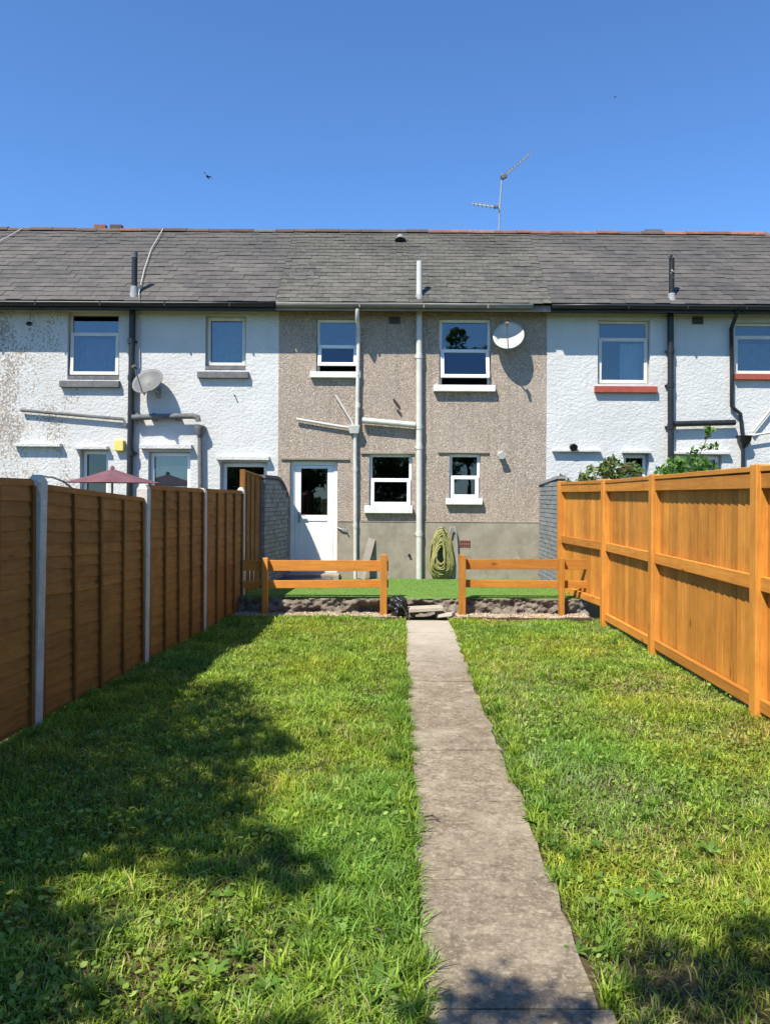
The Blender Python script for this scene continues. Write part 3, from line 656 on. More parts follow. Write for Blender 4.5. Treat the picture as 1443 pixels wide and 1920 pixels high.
# ------------------------------------------------------------------ dishes, aerial, alarm box, hose, plank
def dish(px,py,Y,rad,nrm,label,mat,armdir,wall=D):
    c=P(px,py,Y); n=Vector(nrm).normalized(); u=n.cross(Vector((0,0,1))).normalized(); v=u.cross(n).normalized()
    t=thing('satellite_dish',(c.x,wall,c.z-.2),label,'satellite dish','satellite dishes on the house walls')
    V=[];Fc=[]; rings=7; seg=28
    for i in range(rings+1):
        r=rad*i/rings
        for k in range(seg):
            a=2*math.pi*k/seg; V.append(c+u*math.cos(a)*r+v*math.sin(a)*r*1.06+n*(.32*(r*r)/rad-.16*rad))
    for i in range(rings):
        for k in range(seg):
            k2=(k+1)%seg; Fc.append((i*seg+k,i*seg+k2,(i+1)*seg+k2,(i+1)*seg+k))
    m=MB(); m.add(V,Fc,True); o=m.build('reflector',MT[mat],t); md=o.modifiers.new('t','SOLIDIFY'); md.thickness=.012
    foot=c-v*rad*.98+n*.06; tip=c+n*.52-v*.10
    MB().tube([c-n*.16*rad-v*rad*.3,foot-n*.1,foot,tip],.011,8).build('arm',MT['metal'],t)
    MB().tube([tip-n*.02,tip-n*.09],[.034,.022],12).tube([tip-n*.02+Vector((0,0,-.03)),tip+n*.04+Vector((0,0,-.05))],.025,10).build('receiver',MT['black'],t)
    back=c-n*(.16*rad+.01); wp=Vector((c.x+armdir,wall-.004,c.z-.14))
    MB().tube([back,back-n*.08,Vector((c.x+armdir,wall-.12,c.z-.14)),wp],.02,8).build('bracket_arm',MT['metal'],t)
    MB().box((wp.x-.05,wall-.014,wp.z-.11),(wp.x+.05,wall-.001,wp.z+.11)).build('wall_plate',MT['metal'],t)
    return t
dish(953,631,13.77,.275,(-.2,-1,.5),'white satellite dish on pebbledash wall beside upper window','dishw',.05)
dish(278,717,13.70,.275,(-.20,-1,.75),'grey satellite dish on white wall beside black soil pipe','dishg',.1)

t=thing('television_aerial',P(936,440,RY+.1),'thin metal television aerial with two angled booms on the roof ridge','aerial')
MB().tube([P(934.5,446,RY+.1),P(936.5,388,RY+.1),P(941,326,RY+.1)],.017,8).build('mast',MT['metal'],t)
def yagi(a,b,Ya,Yb,n,el,nm):
    A,B=P(*a,Ya),P(*b,Yb); o=MB().bar(A,B,.03,.03).build(nm,MT['metal'],t)
    d=(B-A).normalized(); s=d.cross(Vector((0,-1,.25))).normalized(); s=d.cross(s).normalized()
    for i in range(n):
        c=A.lerp(B,(i+.6)/n); MB().tube([c-s*el*(1-.03*i),c+s*el*(1-.03*i)],.006,5).build('element',MT['metal'],o)
yagi((938,336),(993,288),RY+.1,RY+.25,11,.10,'boom'); yagi((938,389),(885,382),RY+.1,RY+.3,7,.09,'boom')
c=P(944,331,RY+.06); MB().obox(c,(.05,0,.03),(0,.04,0),(-.02,0,.04)).build('dipole_box',MT['brickd'],t,bevel=.006)
c=P(929,388,RY+.06); MB().obox(c,(.05,0,0),(0,.03,0),(0,0,.025)).build('dipole_box',MT['brickd'],t,bevel=.006)

c=P(226.5,836,D); m=MB(); m.box((c.x-.085,D-.10,c.z-.10),(c.x+.085,D-.001,c.z+.10)); o=m.build('alarm_box',MT['alarm'],bevel=.015); tag(o,'small yellow alarm box on white wall beside black soil pipe','alarm box')

# garden hose: hanging coil
hc=P(827,1040,D-.09); t=thing('garden_hose',P(827,1088,D-.1),'yellow-green garden hose hanging in a long coil on the wall','hose')
hook=P(830,990,D-.05)
for j in range(9):
    pts=[]; k0=20*j
    for k in range(0,66):
        a=2*math.pi*k/20+j; rx=(.35-.028*j+.055*math.sin(k*.31+j*1.7))*(.72+.28*(-math.sin(a)*.5+.5)); rz=.45-.032*j+.045*math.sin(k*.23+2*j)
        pts.append((hc.x+math.cos(a)*rx*(.62+.38*max(0,-math.sin(a)))+.01*math.sin(k),D-.05-.017*j-.02*math.sin(k*.5),max(TZ+.02,hc.z+.0+math.sin(a)*rz)))
    MB().tube(pts,.0125,6).build('coil',MT['hose'],t)
MB().tube([(hook.x,D-.002,hook.z),(hook.x,D-.2,hook.z),(hook.x,D-.21,hook.z+.04)],.012,6).build('hook',MT['metal'],t)
pts=[P(842,1000,D-.1),P(845,989,D-.09),P(851,988,D-.09),P(855,1000,D-.08),P(857,1040,D-.08),P(856,1084,D-.1)]
tag(MB().tube(pts,.014,8).build('standpipe',MT['metal']),'thin grey bent pipe rising beside the hose coil','pipe')
a,b2=P(677,1086,D-.33),P(697,1010,D-.03); m=MB(); m.bar(a+Vector((0,0,.0)),b2,.13,.035,(0,1,.35)); tag(m.build('plank',MT['plank'],bevel=.004),'weathered grey plank leaning on the cement plinth','plank')
b2=P(672,1050,D-.1); m=MB(); m.bar((b2.x,D-.16,TZ+.006),(b2.x-.01,D-.05,b2.z),.03,.03,(0,1,.2)); tag(m.build('stick',MT['plank']),'short pale stick leaning beside the downpipe','stick')
# dark mat / tray by the door
a=P(530,1080,D-.6); m=MB(); m.box((a.x-.1,D-.72,TZ+.012),(a.x+.85,D-.36,TZ+.06)); tag(m.build('door_mat',MT['bag'],bevel=.012),'dark mat lying in front of the white door','mat')

# ------------------------------------------------------------------ boundary walls of grey painted brick
def brick_wall(label, xa, ya, xb, yb, ztop, th, mat2=None, curve=None):
    a,b=Vector((xa,ya,0)),Vector((xb,yb,0)); d=b-a; L=d.length; ang=math.atan2(d.y,d.x)
    t=thing('brick_wall',(xa,ya,0),label,'wall','grey painted boundary walls')
    M0=Matrix.Translation(a)@Matrix.Rotation(ang,4,'Z')
    topf=(lambda s: ztop) if curve is None else curve
    m=MB(); n=12; V=[]
    for i in range(n+1):
        s=.01+(L-.02)*i/n; z=topf(s)-.03
        for yy in (-th/2+.012,th/2-.012): V+=[M0@Vector((s,yy,-.03)),M0@Vector((s,yy,z))]
    F=[]
    for i in range(n):
        k=4*i; F+=[(k,k+4,k+5,k+1),(k+2,k+3,k+7,k+6),(k+1,k+5,k+7,k+3)]
    F+=[(0,1,3,2),(4*n,4*n+2,4*n+3,4*n+1)]
    m.add(V,F); m.build('core',MT['mortar'],t)
    bl,bh=.225,.075
    bm=MB().box((-bl/2+.005,-th/2,0),(bl/2-.005,th/2,bh-.011)).mesh('brick'); bm.materials.append(MT['brick'])
    row=0; z=-.02
    while z<ztop+.3:
        s=(0 if row%2==0 else -bl/2)
        while s<L:
            sa,sb=max(0,s),min(L,s+bl); s+=bl; c=(sa+sb)/2
            if sb-sa<.04 or z+bh>min(topf(sa),topf(sb))+.005: continue
            o=bpy.data.objects.new('brick',bm); COL.objects.link(o); o.parent=t; o.matrix_parent_inverse=Matrix.Translation(-BASE[t.name])
            o.matrix_basis=M0@Matrix.Translation((c,random.uniform(-.006,.006),z))@Matrix.Diagonal(((sb-sa)/bl,1,1,1))
        z+=bh; row+=1
    # coping
    V=[];F=[];n=14
    for i in range(n+1):
        s=-.01+(L+.02)*i/n; z=topf(min(max(s,0),L))
        for yy,dz in ((-th/2-.015,-.02),(-th/2-.005,.03),(th/2+.005,.03),(th/2+.015,-.02)): V.append(M0@Vector((s,yy,z+dz)))
    for i in range(n):
        for k in range(4): a_=4*i+k; b_=4*i+(k+1)%4; F.append((a_,a_+4,b_+4,b_))
    F+=[(0,1,2,3),(4*n+3,4*n+2,4*n+1,4*n)]
    m=MB(); m.add(V,F); m.build('coping',MT[mat2 or 'brick'],t)
    return t
Lw=D-.03-12.45
brick_wall('grey painted brick wall with rounded top beside the white door',-2.22,12.45,-2.05,D-.03,2.05,.12,'brickd',
    curve=lambda s: 2.05-.0*s-(.30*max(0,(s-Lw*.45)/(Lw*.55))**2.2))
brick_wall('grey painted brick wall joining the orange fence to pebbledash house',2.60,12.33,2.60,D-.03,2.03,.12,None,curve=lambda s:2.06-.05*s)

# ------------------------------------------------------------------ left fence: concrete posts and lap panels
lf=thing('panel_fence',(-2.6,8,0),'brown overlapping-board panel fence with pale concrete posts','fence')
def LX(y): return -2.72+.062*(y-5.74)
def cpost(y,zt,rot=0.):
    x=LX(y); m=MB(); w_=.055
    V=[];prof=[(-w_,-w_),(w_,-w_),(w_,w_),(-w_,w_)]
    tops=[zt-.05,zt-.02,zt,zt-.03]
    for z in (-.1,): V+=[(x+a,y+b,z) for a,b in prof]
    V+=[(x+a+rot,y+b,zt-.05) for a,b in prof]; V+=[(x+a*.45+rot,y+b*.7,zt) for a,b in prof]
    m.add(V,[(0,1,5,4),(1,2,6,5),(2,3,7,6),(3,0,4,7),(4,5,9,8),(5,6,10,9),(6,7,11,10),(7,4,8,11),(8,9,10,11)]); return m.build('post',MT['post'],lf,bevel=.008)
posts=[(1.62,1.88,0),(3.68,1.88,0),(5.74,1.893,.03),(7.82,1.855,.005),(9.70,1.835,.0),(11.55,1.865,.0)]
for p in posts: cpost(*p)
ptops=[(1.84,1.84),(1.85,1.85),(1.82,1.715),(1.84,1.82),(1.82,1.81)]
for i in range(len(posts)-1):
    ya,yb=posts[i][0]+.055,posts[i+1][0]-.055; za,zb=ptops[i]
    zbot=.04; rowsN=17
    e=Vector((LX(yb)-LX(ya),yb-ya,0)).normalized(); nn=Vector((e.y,-e.x,0))       # nn points into the garden (+x)
    pa=Vector((LX(ya),ya,0)); pb_=Vector((LX(yb),yb,0))
    fr=MB()
    bow=random.uniform(-.01,.01)
    fr.bar(pa+Vector((0,0,zbot+.03)),pb_+Vector((0,0,zbot+.03)),.05,.05)
    panel=fr.build('panel',MT['brown'],lf)
    MB().bar(pa+Vector((0,0,za-.02)),pb_+Vector((0,0,zb-.02)),.066,.04).build('cap',MT['brown'],panel)
    for r in range(rowsN):
        f0=r/rowsN; f1=(r+1.33)/rowsN
        def pt(p,z_end,f,o): 
            z=zbot+.03+(z_end-.05-zbot-.03)*f; return p+Vector((0,0,z))+nn*o
        if r==rowsN-1: f1=1.035
        wob=lambda: random.uniform(-.010,.010); n=8; V=[];F=[]
        for k in range(n+1):
            q=pa.lerp(pb_,k/n); ze=za+(zb-za)*k/n; w1=wob()
            lo,hi=pt(q,ze,f0,.031),pt(q,ze,f1,.014); lo.z+=w1
            V+=[lo,hi,lo-nn*.012,hi-nn*.012]
        for k in range(n):
            a_=4*k; F+=[(a_,a_+4,a_+5,a_+1),(a_+2,a_+3,a_+7,a_+6),(a_,a_+2,a_+6,a_+4),(a_+1,a_+5,a_+7,a_+3)]
        m=MB(); m.add(V,F); m.build('slat',MT['brown'],panel)
    for fx in (.012,.265,.51,.75,.988):
        q=pa.lerp(pb_,fx); ze=za+(zb-za)*fx; j=random.uniform(-.03,.03)
        m=MB(); m.bar(q+Vector((0,0,zbot))+nn*.042,q+Vector((0,0,ze-.04))+nn*.040+e*j,.04,.022,tuple(nn)); m.build('batten',MT['brownz'],panel)
# taller close-board end panel
cf=thing('end_fence',(-2.3,12.0,0),'tall narrow close-board panel between concrete post and grey brick wall','fence')
pa=Vector((LX(11.64),11.64,0)); pb_=Vector((-2.24,12.44,0)); e=(pb_-pa); L=e.length; e.normalize(); nn=Vector((e.y,-e.x,0))
MB().bar(pa+Vector((0,0,-.05)),pa+Vector((0,0,2.14)),.075,.075,(1,0,0)).build('post',MT['brownz'],cf)
nb=8
for i in range(nb):
    c=pa+e*(L*(i+.75)/nb)+nn*(.012 if i%2 else 0); m=MB(); m.bar(c+Vector((0,0,.1)),c+Vector((0,0,2.09-.07*i/nb)),.016,.085,tuple(e)); m.build('board',MT['brownz'],cf)
MB().bar(pa+Vector((0,0,2.12)),pb_+Vector((0,0,2.05)),.07,.03).build('cap',MT['brown'],cf)

# ------------------------------------------------------------------ right fence: orange close-board
rfn=thing('closeboard_fence',(2.87,8,0),'orange-stained close-board fence with square posts and three rails','fence')
rp=[(2.87,3.55,2.02),(2.87,6.06,2.015),(2.87,8.54,2.005),(2.84,10.46,1.995),(2.62,12.28,2.0)]
for (x,y,zt) in rp:
    m=MB(); m.box((x-.085,y-.056,-.1),(x+.04,y+.056,zt)); m.build('post',MT['orange'],rfn,bevel=.007)
for i in range(len(rp)-1):
    a=Vector((rp[i][0],rp[i][1],0)); b=Vector((rp[i+1][0],rp[i+1][1],0)); e=(b-a); L=e.length; e.normalize(); nn=Vector((-e.y,e.x,0))  # nn: into garden
    a=a+e*.052; b=b-e*.052; za,zb=rp[i][2],rp[i+1][2]; far=(i==len(rp)-2)
    gb=.30 if far else .13
    for (z0_,hh) in ((gb if not far else .30,.10),(1.08,.115),(1.885,.12)):
        sh=.0 if not far else 0
        m=MB(); m.bar(a+nn*.022+Vector((0,0,z0_)),b+nn*.022+Vector((0,0,z0_)),.05,hh); m.build('rail',MT['orangey'],rfn,bevel=.005)
    m=MB(); m.bar(a+nn*.006+Vector((0,0,za-.035)),b+nn*.006+Vector((0,0,zb-.035)),.10,.045); m.build('cap',MT['orangey'],rfn,bevel=.005)
    nb=int(L/.142); 
    for k in range(nb):
        f=(k+.5)/nb; c=a.lerp(b,f)-nn*.022; wd=(b-a).length/nb
        zt=za-.06+random.uniform(-.006,.006)
        m=MB(); w2_=wd*.54; zb0=.27 if far else .07; m.obox(c+Vector((0,0,(zt+zb0)/2)),e*w2_+nn*.006,-nn*.007+e*.0,Vector((0,0,(zt-zb0)/2))); m.build('board',MT['orange'],rfn)

# ------------------------------------------------------------------ low post-and-rail fences in the gravel
def rail_fence(label, posts_, rails, Yp):
    t=thing('rail_fence',P(posts_[0][0],1150,Yp)*1.0,label,'fence','low orange rail fences')
    t.location.z=0; BASE[t.name]=Vector(t.location)
    for (px,ytop,wd) in posts_:
        c=P(px,1100,Yp); z=P(px,ytop,Yp).z; MB().box((c.x-wd,Yp-wd,-.08),(c.x+wd,Yp+wd,z)).build('post',MT['orange'],t,bevel=.005)
    for (xa,ya,xb,yb,h) in rails:
        p,q=P(xa,ya,Yp+.068),P(xb,yb,Yp+.068); MB().bar(p,q,.028,h).build('rail',MT['orangex'],t,bevel=.004)
    return t
t1=rail_fence('low orange two-rail fence in front of the white back door',[(497,1046,.042),(719,1040,.05)],[(457,1060,728,1061,.155),(457,1096,728,1094,.115)],11.18)
t2=rail_fence('low orange two-rail fence joining the tall orange fence',[(866,1040,.05),(1052,1046,.04)],[(861,1058,1107,1058,.15),(861,1094,1107,1096,.11)],11.22)

# ------------------------------------------------------------------ step slab, black plastic
m=MB(); c=P(797,1146,11.12); m.obox((c.x,11.12,.125),(.245,.012,.012),(-.01,.13,0),(0,.003,.028)); tag(m.build('step_slab',MT['path'],bevel=.008),'loose pale concrete slab propped as a step at the path end','slab')
for k,(dx,zz) in enumerate(((-.2,.05),(.2,.05))):
    m=MB(); m.obox((c.x+dx,11.14,.045),(.05,.01,0),(-.01,.09,0),(0,0,.049)); tag(m.build('rubble_block',MT['retain'],bevel=.015),'rough stone block under the loose step slab','stone','stone blocks under the step')
m=MB(); m.obox((c.x+.30,11.05,.05),(.10,-.05,.02),(.03,.07,0),(0,.01,.025)); tag(m.build('rubble_stone',MT['path'],bevel=.012),'small broken slab piece lying beside the step','stone')
bm=bmesh.new(); bmesh.ops.create_icosphere(bm,subdivisions=4,radius=1)
for v in bm.verts:
    p=v.co.copy(); n=1+.35*(math.sin(p.x*5+p.z*3)*math.sin(p.z*6+1)+.5*math.sin(p.y*11+p.x*9)); v.co=Vector((p.x*.115*n,p.y*.10*n,max(-.14,p.z*.14*n)))
me=bpy.data.meshes.new('black_sack'); bm.to_mesh(me); bm.free(); me.materials.append(MT['bag']); o=bpy.data.objects.new('black_sack',me); COL.objects.link(o)
for p in me.polygons: p.use_smooth=True
c=P(746,1140,11.05); o.location=(c.x,11.05,.15); tag(o,'crumpled black plastic sack by the path end and low fence','sack')
m=MB(); m.bar((c.x+.07,10.98,.17),(c.x+.16,10.66,.03),.05,.02,(1,0,.5)); tag(m.build('black_strip',MT['bag'],bevel=.006),'short black plastic strip sloping onto the path end','plastic strip')

# ------------------------------------------------------------------ parasol, hoop
t=thing('parasol',P(211,930,12.6)*1.0,'faded purple parasol open behind the brown fence','parasol'); t.location.z=0; BASE[t.name]=Vector(t.location)
ap=P(211,879,12.6); rim=P(211,905,12.6); rad=.76; V=[ap]; F=[]; ns=8
for j,(fr_,dz) in enumerate(((.5,.55),(1.0,1.0))):
    for k in range(ns*2):
        a=2*math.pi*k/(ns*2)+.2; sag=1 if k%2==0 else .955
        V.append(Vector((ap.x+math.cos(a)*rad*fr_*sag,ap.y+math.sin(a)*rad*fr_*sag,ap.z-(ap.z-rim.z)*(dz+(0 if k%2==0 else .02)))))
n2=ns*2
for k in range(n2): F.append((0,1+k,1+(k+1)%n2)); F.append((1+k,1+n2+k,1+n2+(k+1)%n2,1+(k+1)%n2))
m=MB(); m.add(V,F); can=m.build('canopy',MT['parasol'],t)
for k in range(ns):
    a=2*math.pi*(2*k)/n2+.2; MB().tube([ap+Vector((0,0,-.02)),V[1+n2+2*k]-Vector((0,0,.012))],.006,5).build('rib',MT['black'],can)
MB().tube([(ap.x,ap.y,0),(ap.x,ap.y,ap.z+.03)],.019,10).build('pole',MT['metal'],t)
MB().tube([(ap.x,ap.y,-.02),(ap.x,ap.y,.08)],[.25,.2],16).build('base',MT['black'],t)
MB().tube([(ap.x,ap.y,ap.z),(ap.x,ap.y,ap.z+.05)],[.05,.015],10).build('finial',MT['parasol'],t)
pts=[P(60,985,9.0),P(66,905,9.0),P(80,893,9.0),P(100,895,9.0),P(120,903,9.0),P(136,916,9.0),P(146,935,9.0),P(150,1190,9.0)]
tag(MB().tube(pts,.012,8).build('hoop',MT['black']),'thin black hoop arching above the brown fence near the parasol','hoop')

# ------------------------------------------------------------------ foliage
def leaf_cloud(name, clusters, n, size, mat, pal, parent=None, shell=.55, aspect=.55, up=0.3):
    cl=np.array(clusters,float); vol=cl[:,3]**2; pk=RNG.choice(len(cl),n,p=vol/vol.sum())
    d=RNG.normal(size=(n,3)); d/=np.linalg.norm(d,axis=1)[:,None]; r=(shell+(1-shell)*RNG.random(n))**.8*RNG.uniform(.75,1.08,n)
    c=cl[pk,:3]+d*(r*cl[pk,3])[:,None]*np.array([1,1,.85])
    nrm=d*.6+RNG.normal(size=(n,3))*.7+np.array([0,0,up]); nrm/=np.linalg.norm(nrm,axis=1)[:,None]
    t=np.cross(nrm,RNG.normal(size=(n,3))); t/=np.linalg.norm(t,axis=1)[:,None]; b=np.cross(nrm,t)
    s=size*RNG.uniform(.6,1.3,(n,1)); w_=s*aspect
    v=np.stack([c-t*s*.5, c+b*w_*.5-nrm*s*.06+t*s*.05, c+t*s*.55-nrm*s*.12, c-b*w_*.5-nrm*s*.06+t*s*.05],1).reshape(-1,3)
    pal=np.array(pal); col=pal[RNG.integers(0,len(pal),n)]*RNG.uniform(.75,1.25,(n,1)); col=np.repeat(col,4,0)
    i=np.arange(n)[:,None]*4; f=np.concatenate([i,i+1,i+2,i+3],1)
    return np_mesh(name,v,f.ravel(),np.full(n,4),mat,parent,cols=col)
PAL=[(.05,.11,.018),(.07,.145,.025),(.038,.085,.015),(.09,.17,.03)]
def tree(name,label,trunk,clusters,n,size,group=None,pal=PAL,rad=.11):
    t=thing(name,(trunk[0],trunk[1],0),label,'tree',group)
    cl=np.array(clusters); top=Vector((cl[:,0].mean(),cl[:,1].mean(),cl[:,2].min()))
    m=MB(); b0=Vector((trunk[0],trunk[1],-.1)); mid=b0.lerp(top,.55)+Vector((.06,-.05,0)); m.tube([b0,b0.lerp(mid,.5),mid,top],[rad*1.25,rad,rad*.8,rad*.55],10)
    for c in clusters:
        p=mid.lerp(top,random.uniform(.2,.9)); q=Vector(c[:3]); m.tube([p,p.lerp(q,.5)+Vector((0,0,.12)),q],[rad*.4,rad*.25,rad*.08],6)
    m.build('trunk',MT['bark'],t); leaf_cloud('crown',clusters,n,size,MT['leaf'],pal,t); return t
K=SUN_T.x/-SUN_T.z, SUN_T.y/-SUN_T.z
def sh(x,y,H,r): return (x-K[0]*H,y-K[1]*H,H,r)     # crown lobe that shades lawn point x,y
tree('shade_tree','leafy tree beyond the brown fence, its crown shading the lawn',(-3.75,2.6),
  [sh(-1.75,6.5,3.9,.6),sh(-2.2,5.9,3.6,.75),sh(-1.45,5.75,4.1,.55),sh(-1.05,5.35,4.5,.38),sh(-.8,5.25,4.7,.2),sh(-1.45,4.8,4.2,.65),sh(-2.1,4.8,3.7,.85),sh(-1.05,4.2,4.6,.42),sh(-1.4,4.0,4.3,.55),
   sh(-.75,3.72,5.0,.32),sh(-.42,3.5,5.1,.2),sh(-2.0,3.9,3.9,.7),sh(-1.75,3.2,3.8,.42),sh(-1.6,2.9,3.9,.35),sh(-1.35,2.95,3.9,.33),sh(-1.5,2.6,3.7,.4),sh(-1.1,2.62,4.1,.2)],17000,.085)
tree('garden_tree','leafy tree standing behind the camera at the end of the path',(-1.6,-1.3),
  [sh(-.35,2.38,3.7,.22),sh(-.75,2.42,3.7,.24),sh(.18,2.55,3.8,.16),sh(.36,2.72,3.9,.13),sh(.48,2.55,3.8,.2),sh(.70,2.50,3.9,.17),sh(1.05,2.8,4.1,.25),sh(1.3,2.55,4.2,.42),sh(1.5,2.95,4.2,.32),sh(1.8,2.5,4.3,.5),
   sh(.2,1.7,3.8,.6),sh(-.6,1.5,3.8,.6),sh(.9,1.6,4.2,.6)],8500,.07)
# trees at the far end of the garden, seen only in the window glass
bt=[]
for i,(x,y,s) in enumerate(((-8,-11,1.0),(-4.6,-12,1.1),(-1.6,-11.5,1.02),(1.3,-12,1.0),(3.75,-13,2.9),(7.6,-12,1.2),(11,-11,1.1))):
    cl=[]
    if i==4: cl=[(x+dx,y+dy,z,q) for dx,dy,z,q in ((0,0,4.5,1.5),(-.6,.3,6.2,1.3),(.7,-.2,6.6,1.2),(-.4,0,7.9,1.0),(.5,.2,8.3,.8),(-.5,0,9.2,.75),(-.75,.1,10.3,.6),(.8,0,9.4,.55),(.1,0,9.3,.5),(-.9,0,9.4,.6))]
    for k in range(9 if i!=4 else 0):
        cl.append((x+random.uniform(-1.3,1.3)*s**.5,y+random.uniform(-.8,.8),random.uniform(1.0,3.7)*s,random.uniform(.7,1.1)*s**.5))
    tree('hedge_tree',['dense hedge tree closing the far garden end','tall loose tree standing above the hedge trees'][i==4],(x,y),cl,5000 if i!=4 else 7000,.22,None if i==4 else 'hedge trees at the far garden end')
# shrubs in the neighbouring garden
def shrub(label,px,py,Y,lobes,n,size,pal,sprigs=()):
    c=P(px,py,Y); t=thing('shrub',(c.x,Y,0),label,'shrub')
    cl=[(c.x+a,Y+b,c.z+h,r) for a,b,h,r in lobes]
    m=MB()
    for q in cl: m.tube([(c.x,Y,-.05),((c.x+q[0])/2,Y,q[2]*.5),(q[0],q[1],q[2])],[.03,.02,.008],6)
    for s_ in sprigs: m.tube([P(*p,Y) for p in s_],.006,5)
    m.build('stem',MT['bark'],t); 
    for s_ in sprigs:
        for p in s_[1:]: q=P(*p,Y); cl.append((q.x,q.y,q.z,.07))
    leaf_cloud('foliage',cl,n,size,MT['leaf'],pal,t); return t
shrub('dark leafy shrub with brownish shoots above the orange fence',1150,885,11.6,[(-.25,0,-.1,.28),(0,.1,.05,.26),(.25,0,-.05,.25),(-.05,0,.12,.13),(.1,0,-.6,.3),(.35,0,-.65,.35),(-.42,0,-.12,.15)],1500,.085,[(.10,.165,.035),(.07,.12,.03),(.16,.12,.05),(.13,.21,.045)])
shrub('bright green rose shrub with a tall sprig above the orange fence',1290,875,10.6,[(-.2,0,-.05,.24),(.05,0,.0,.25),(.25,.1,-.1,.25),(-.38,0,-.1,.14),(0,0,-.6,.45)],1400,.08,[(.15,.27,.04),(.075,.16,.025),(.13,.25,.04),(.05,.11,.02)],
   [((1300,870),(1318,838),(1326,815),(1329,806)),((1310,860),(1300,846)),((1318,845),(1338,836))])
shrub('small low shrub tip beside the grey wall and fence',1050,893,13.3,[(0,0,-.05,.10),(-.08,0,-.12,.1),(.1,0,-.1,.12)],260,.06,[(.06,.10,.03),(.08,.12,.03)])

# ------------------------------------------------------------------ grass
def blades(x,y,z,h,wd,lean,col,seed=1):
    n=len(x); r=np.random.default_rng(seed); a=r.uniform(0,6.283,n); dx,dy=np.cos(a),np.sin(a); fa=a+1.57+r.normal(0,.5,n); wx,wy=np.cos(fa)*wd/2,np.sin(fa)*wd/2
    base=np.stack([x,y,z],-1); L=h*lean
    mid=base+np.stack([dx*L*.35,dy*L*.35,h*.6],-1); tip=base+np.stack([dx*L,dy*L,h*np.sqrt(np.clip(1-.35*lean**2,.25,1))],-1)
    w_=np.stack([wx,wy,np.zeros(n)],-1)
    v=np.stack([base-w_,base+w_,mid+w_*.8,mid-w_*.8,tip],1).reshape(-1,3)
    i=np.arange(n)[:,None]*5
    f=np.concatenate([np.concatenate([i,i+1,i+2,i+3],1),np.concatenate([i+3,i+2,i+4],1)],1).ravel(); lt=np.tile([4,3],n)
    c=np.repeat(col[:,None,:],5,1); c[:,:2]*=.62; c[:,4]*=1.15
    return v,f,lt,c.reshape(-1,3)
N=330000
gy_=1.3+(10.86-1.3)*RNG.random(N*2)**1.45; gx_=RNG.uniform(-2.72,2.9,N*2)
keep=np.ones(N*2,bool)
edgeL=.10-.035*vnoise(gy_,0*gy_,6,41)+.02; edgeR=.71+.03*(vnoise(gy_,0*gy_,5,42)-.5)
keep&=~((gx_>edgeL)&(gx_<edgeR))
pn=vnoise(gx_,gy_,1.1,51)*.6+vnoise(gx_,gy_,3.2,52)*.4
bare=np.zeros(N*2)
def blob(cx,cy,rx,ry,a): return a*np.exp(-(((gx_-cx)/rx)**2+((gy_-cy)/ry)**2))
bare+=blob(1.05,2.80,.26,.18,.85)+blob(1.15,2.45,.45,.16,.7)+blob(1.6,2.95,.3,.2,.4)+blob(2.35,6.6,.4,.5,.45)+blob(-.05,6.9,.35,.35,.6)+blob(-.55,2.95,.35,.22,.6)+blob(-.95,2.75,.3,.2,.55)+blob(1.9,7.0,.55,.4,.45)+blob(1.35,4.6,.4,.25,.4)+blob(-.62,3.6,.22,.2,.5)+blob(2.2,5.6,.4,.3,.35)
keep&=RNG.random(N*2)>bare*1.05-.08+np.clip(.45-pn,0,.3)*.9
gx_,gy_,pn,bare=gx_[keep][:N],gy_[keep][:N],pn[keep][:N],bare[keep][:N]; n=len(gx_)
far=np.clip((gy_-2)/8,0,1)
tall=np.clip(vnoise(gx_,gy_,2.0,61)*1.5-.35,0,1)
lush=np.exp(-(((gx_+.15)/.35)**2+((gy_-3.0)/.9)**2))*1.0+np.exp(-(((gx_+2.5)/.35)**2))*.5
h=(.022+.050*tall*RNG.random(n)+.03*RNG.random(n)+.075*lush*RNG.random(n))*(1-.35*bare)
wd=(.0045+.0025*RNG.random(n))*(1+.9*far); lean=RNG.uniform(.2,1.5,n)
pal=np.array([(.24,.33,.030),(.31,.395,.045),(.16,.26,.025),(.37,.43,.075)])
col=pal[RNG.integers(0,4,n)]*RNG.uniform(.75,1.25,(n,1))
dry=np.clip(vnoise(gx_,gy_,2.3,71)*1.3-.5+bare*.8+.05,0,1)*(.35+.4*(gx_>.5)); isdry=RNG.random(n)<dry*.62
col[isdry]=np.array([.50,.41,.17])*RNG.uniform(.6,1.15,(isdry.sum(),1))
blue=RNG.random(n)<np.clip(vnoise(gx_,gy_,.9,72)*2-.7,0,1); col[blue]*=np.array([.78,.95,1.1])
hu=vnoise(gx_,gy_,1.4,75)*.6+vnoise(gx_,gy_,4.5,76)*.4; hu=np.clip((hu-.5)*2.4,-1,1)[:,None]; col*=1+hu*np.array([[.22,.05,-.1]])
cl_=vnoise(gx_,gy_,9,73)*.6+vnoise(gx_,gy_,21,74)*.4; col*=(.55+.9*cl_)[:,None]; h*=(.6+.8*cl_)
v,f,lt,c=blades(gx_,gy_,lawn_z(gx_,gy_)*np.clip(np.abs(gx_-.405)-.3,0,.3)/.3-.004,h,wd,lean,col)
tag(np_mesh('grass',v,f,lt,MT['grass'],cols=c),'patchy green garden grass on both sides of the concrete path','grass',kind='stuff')
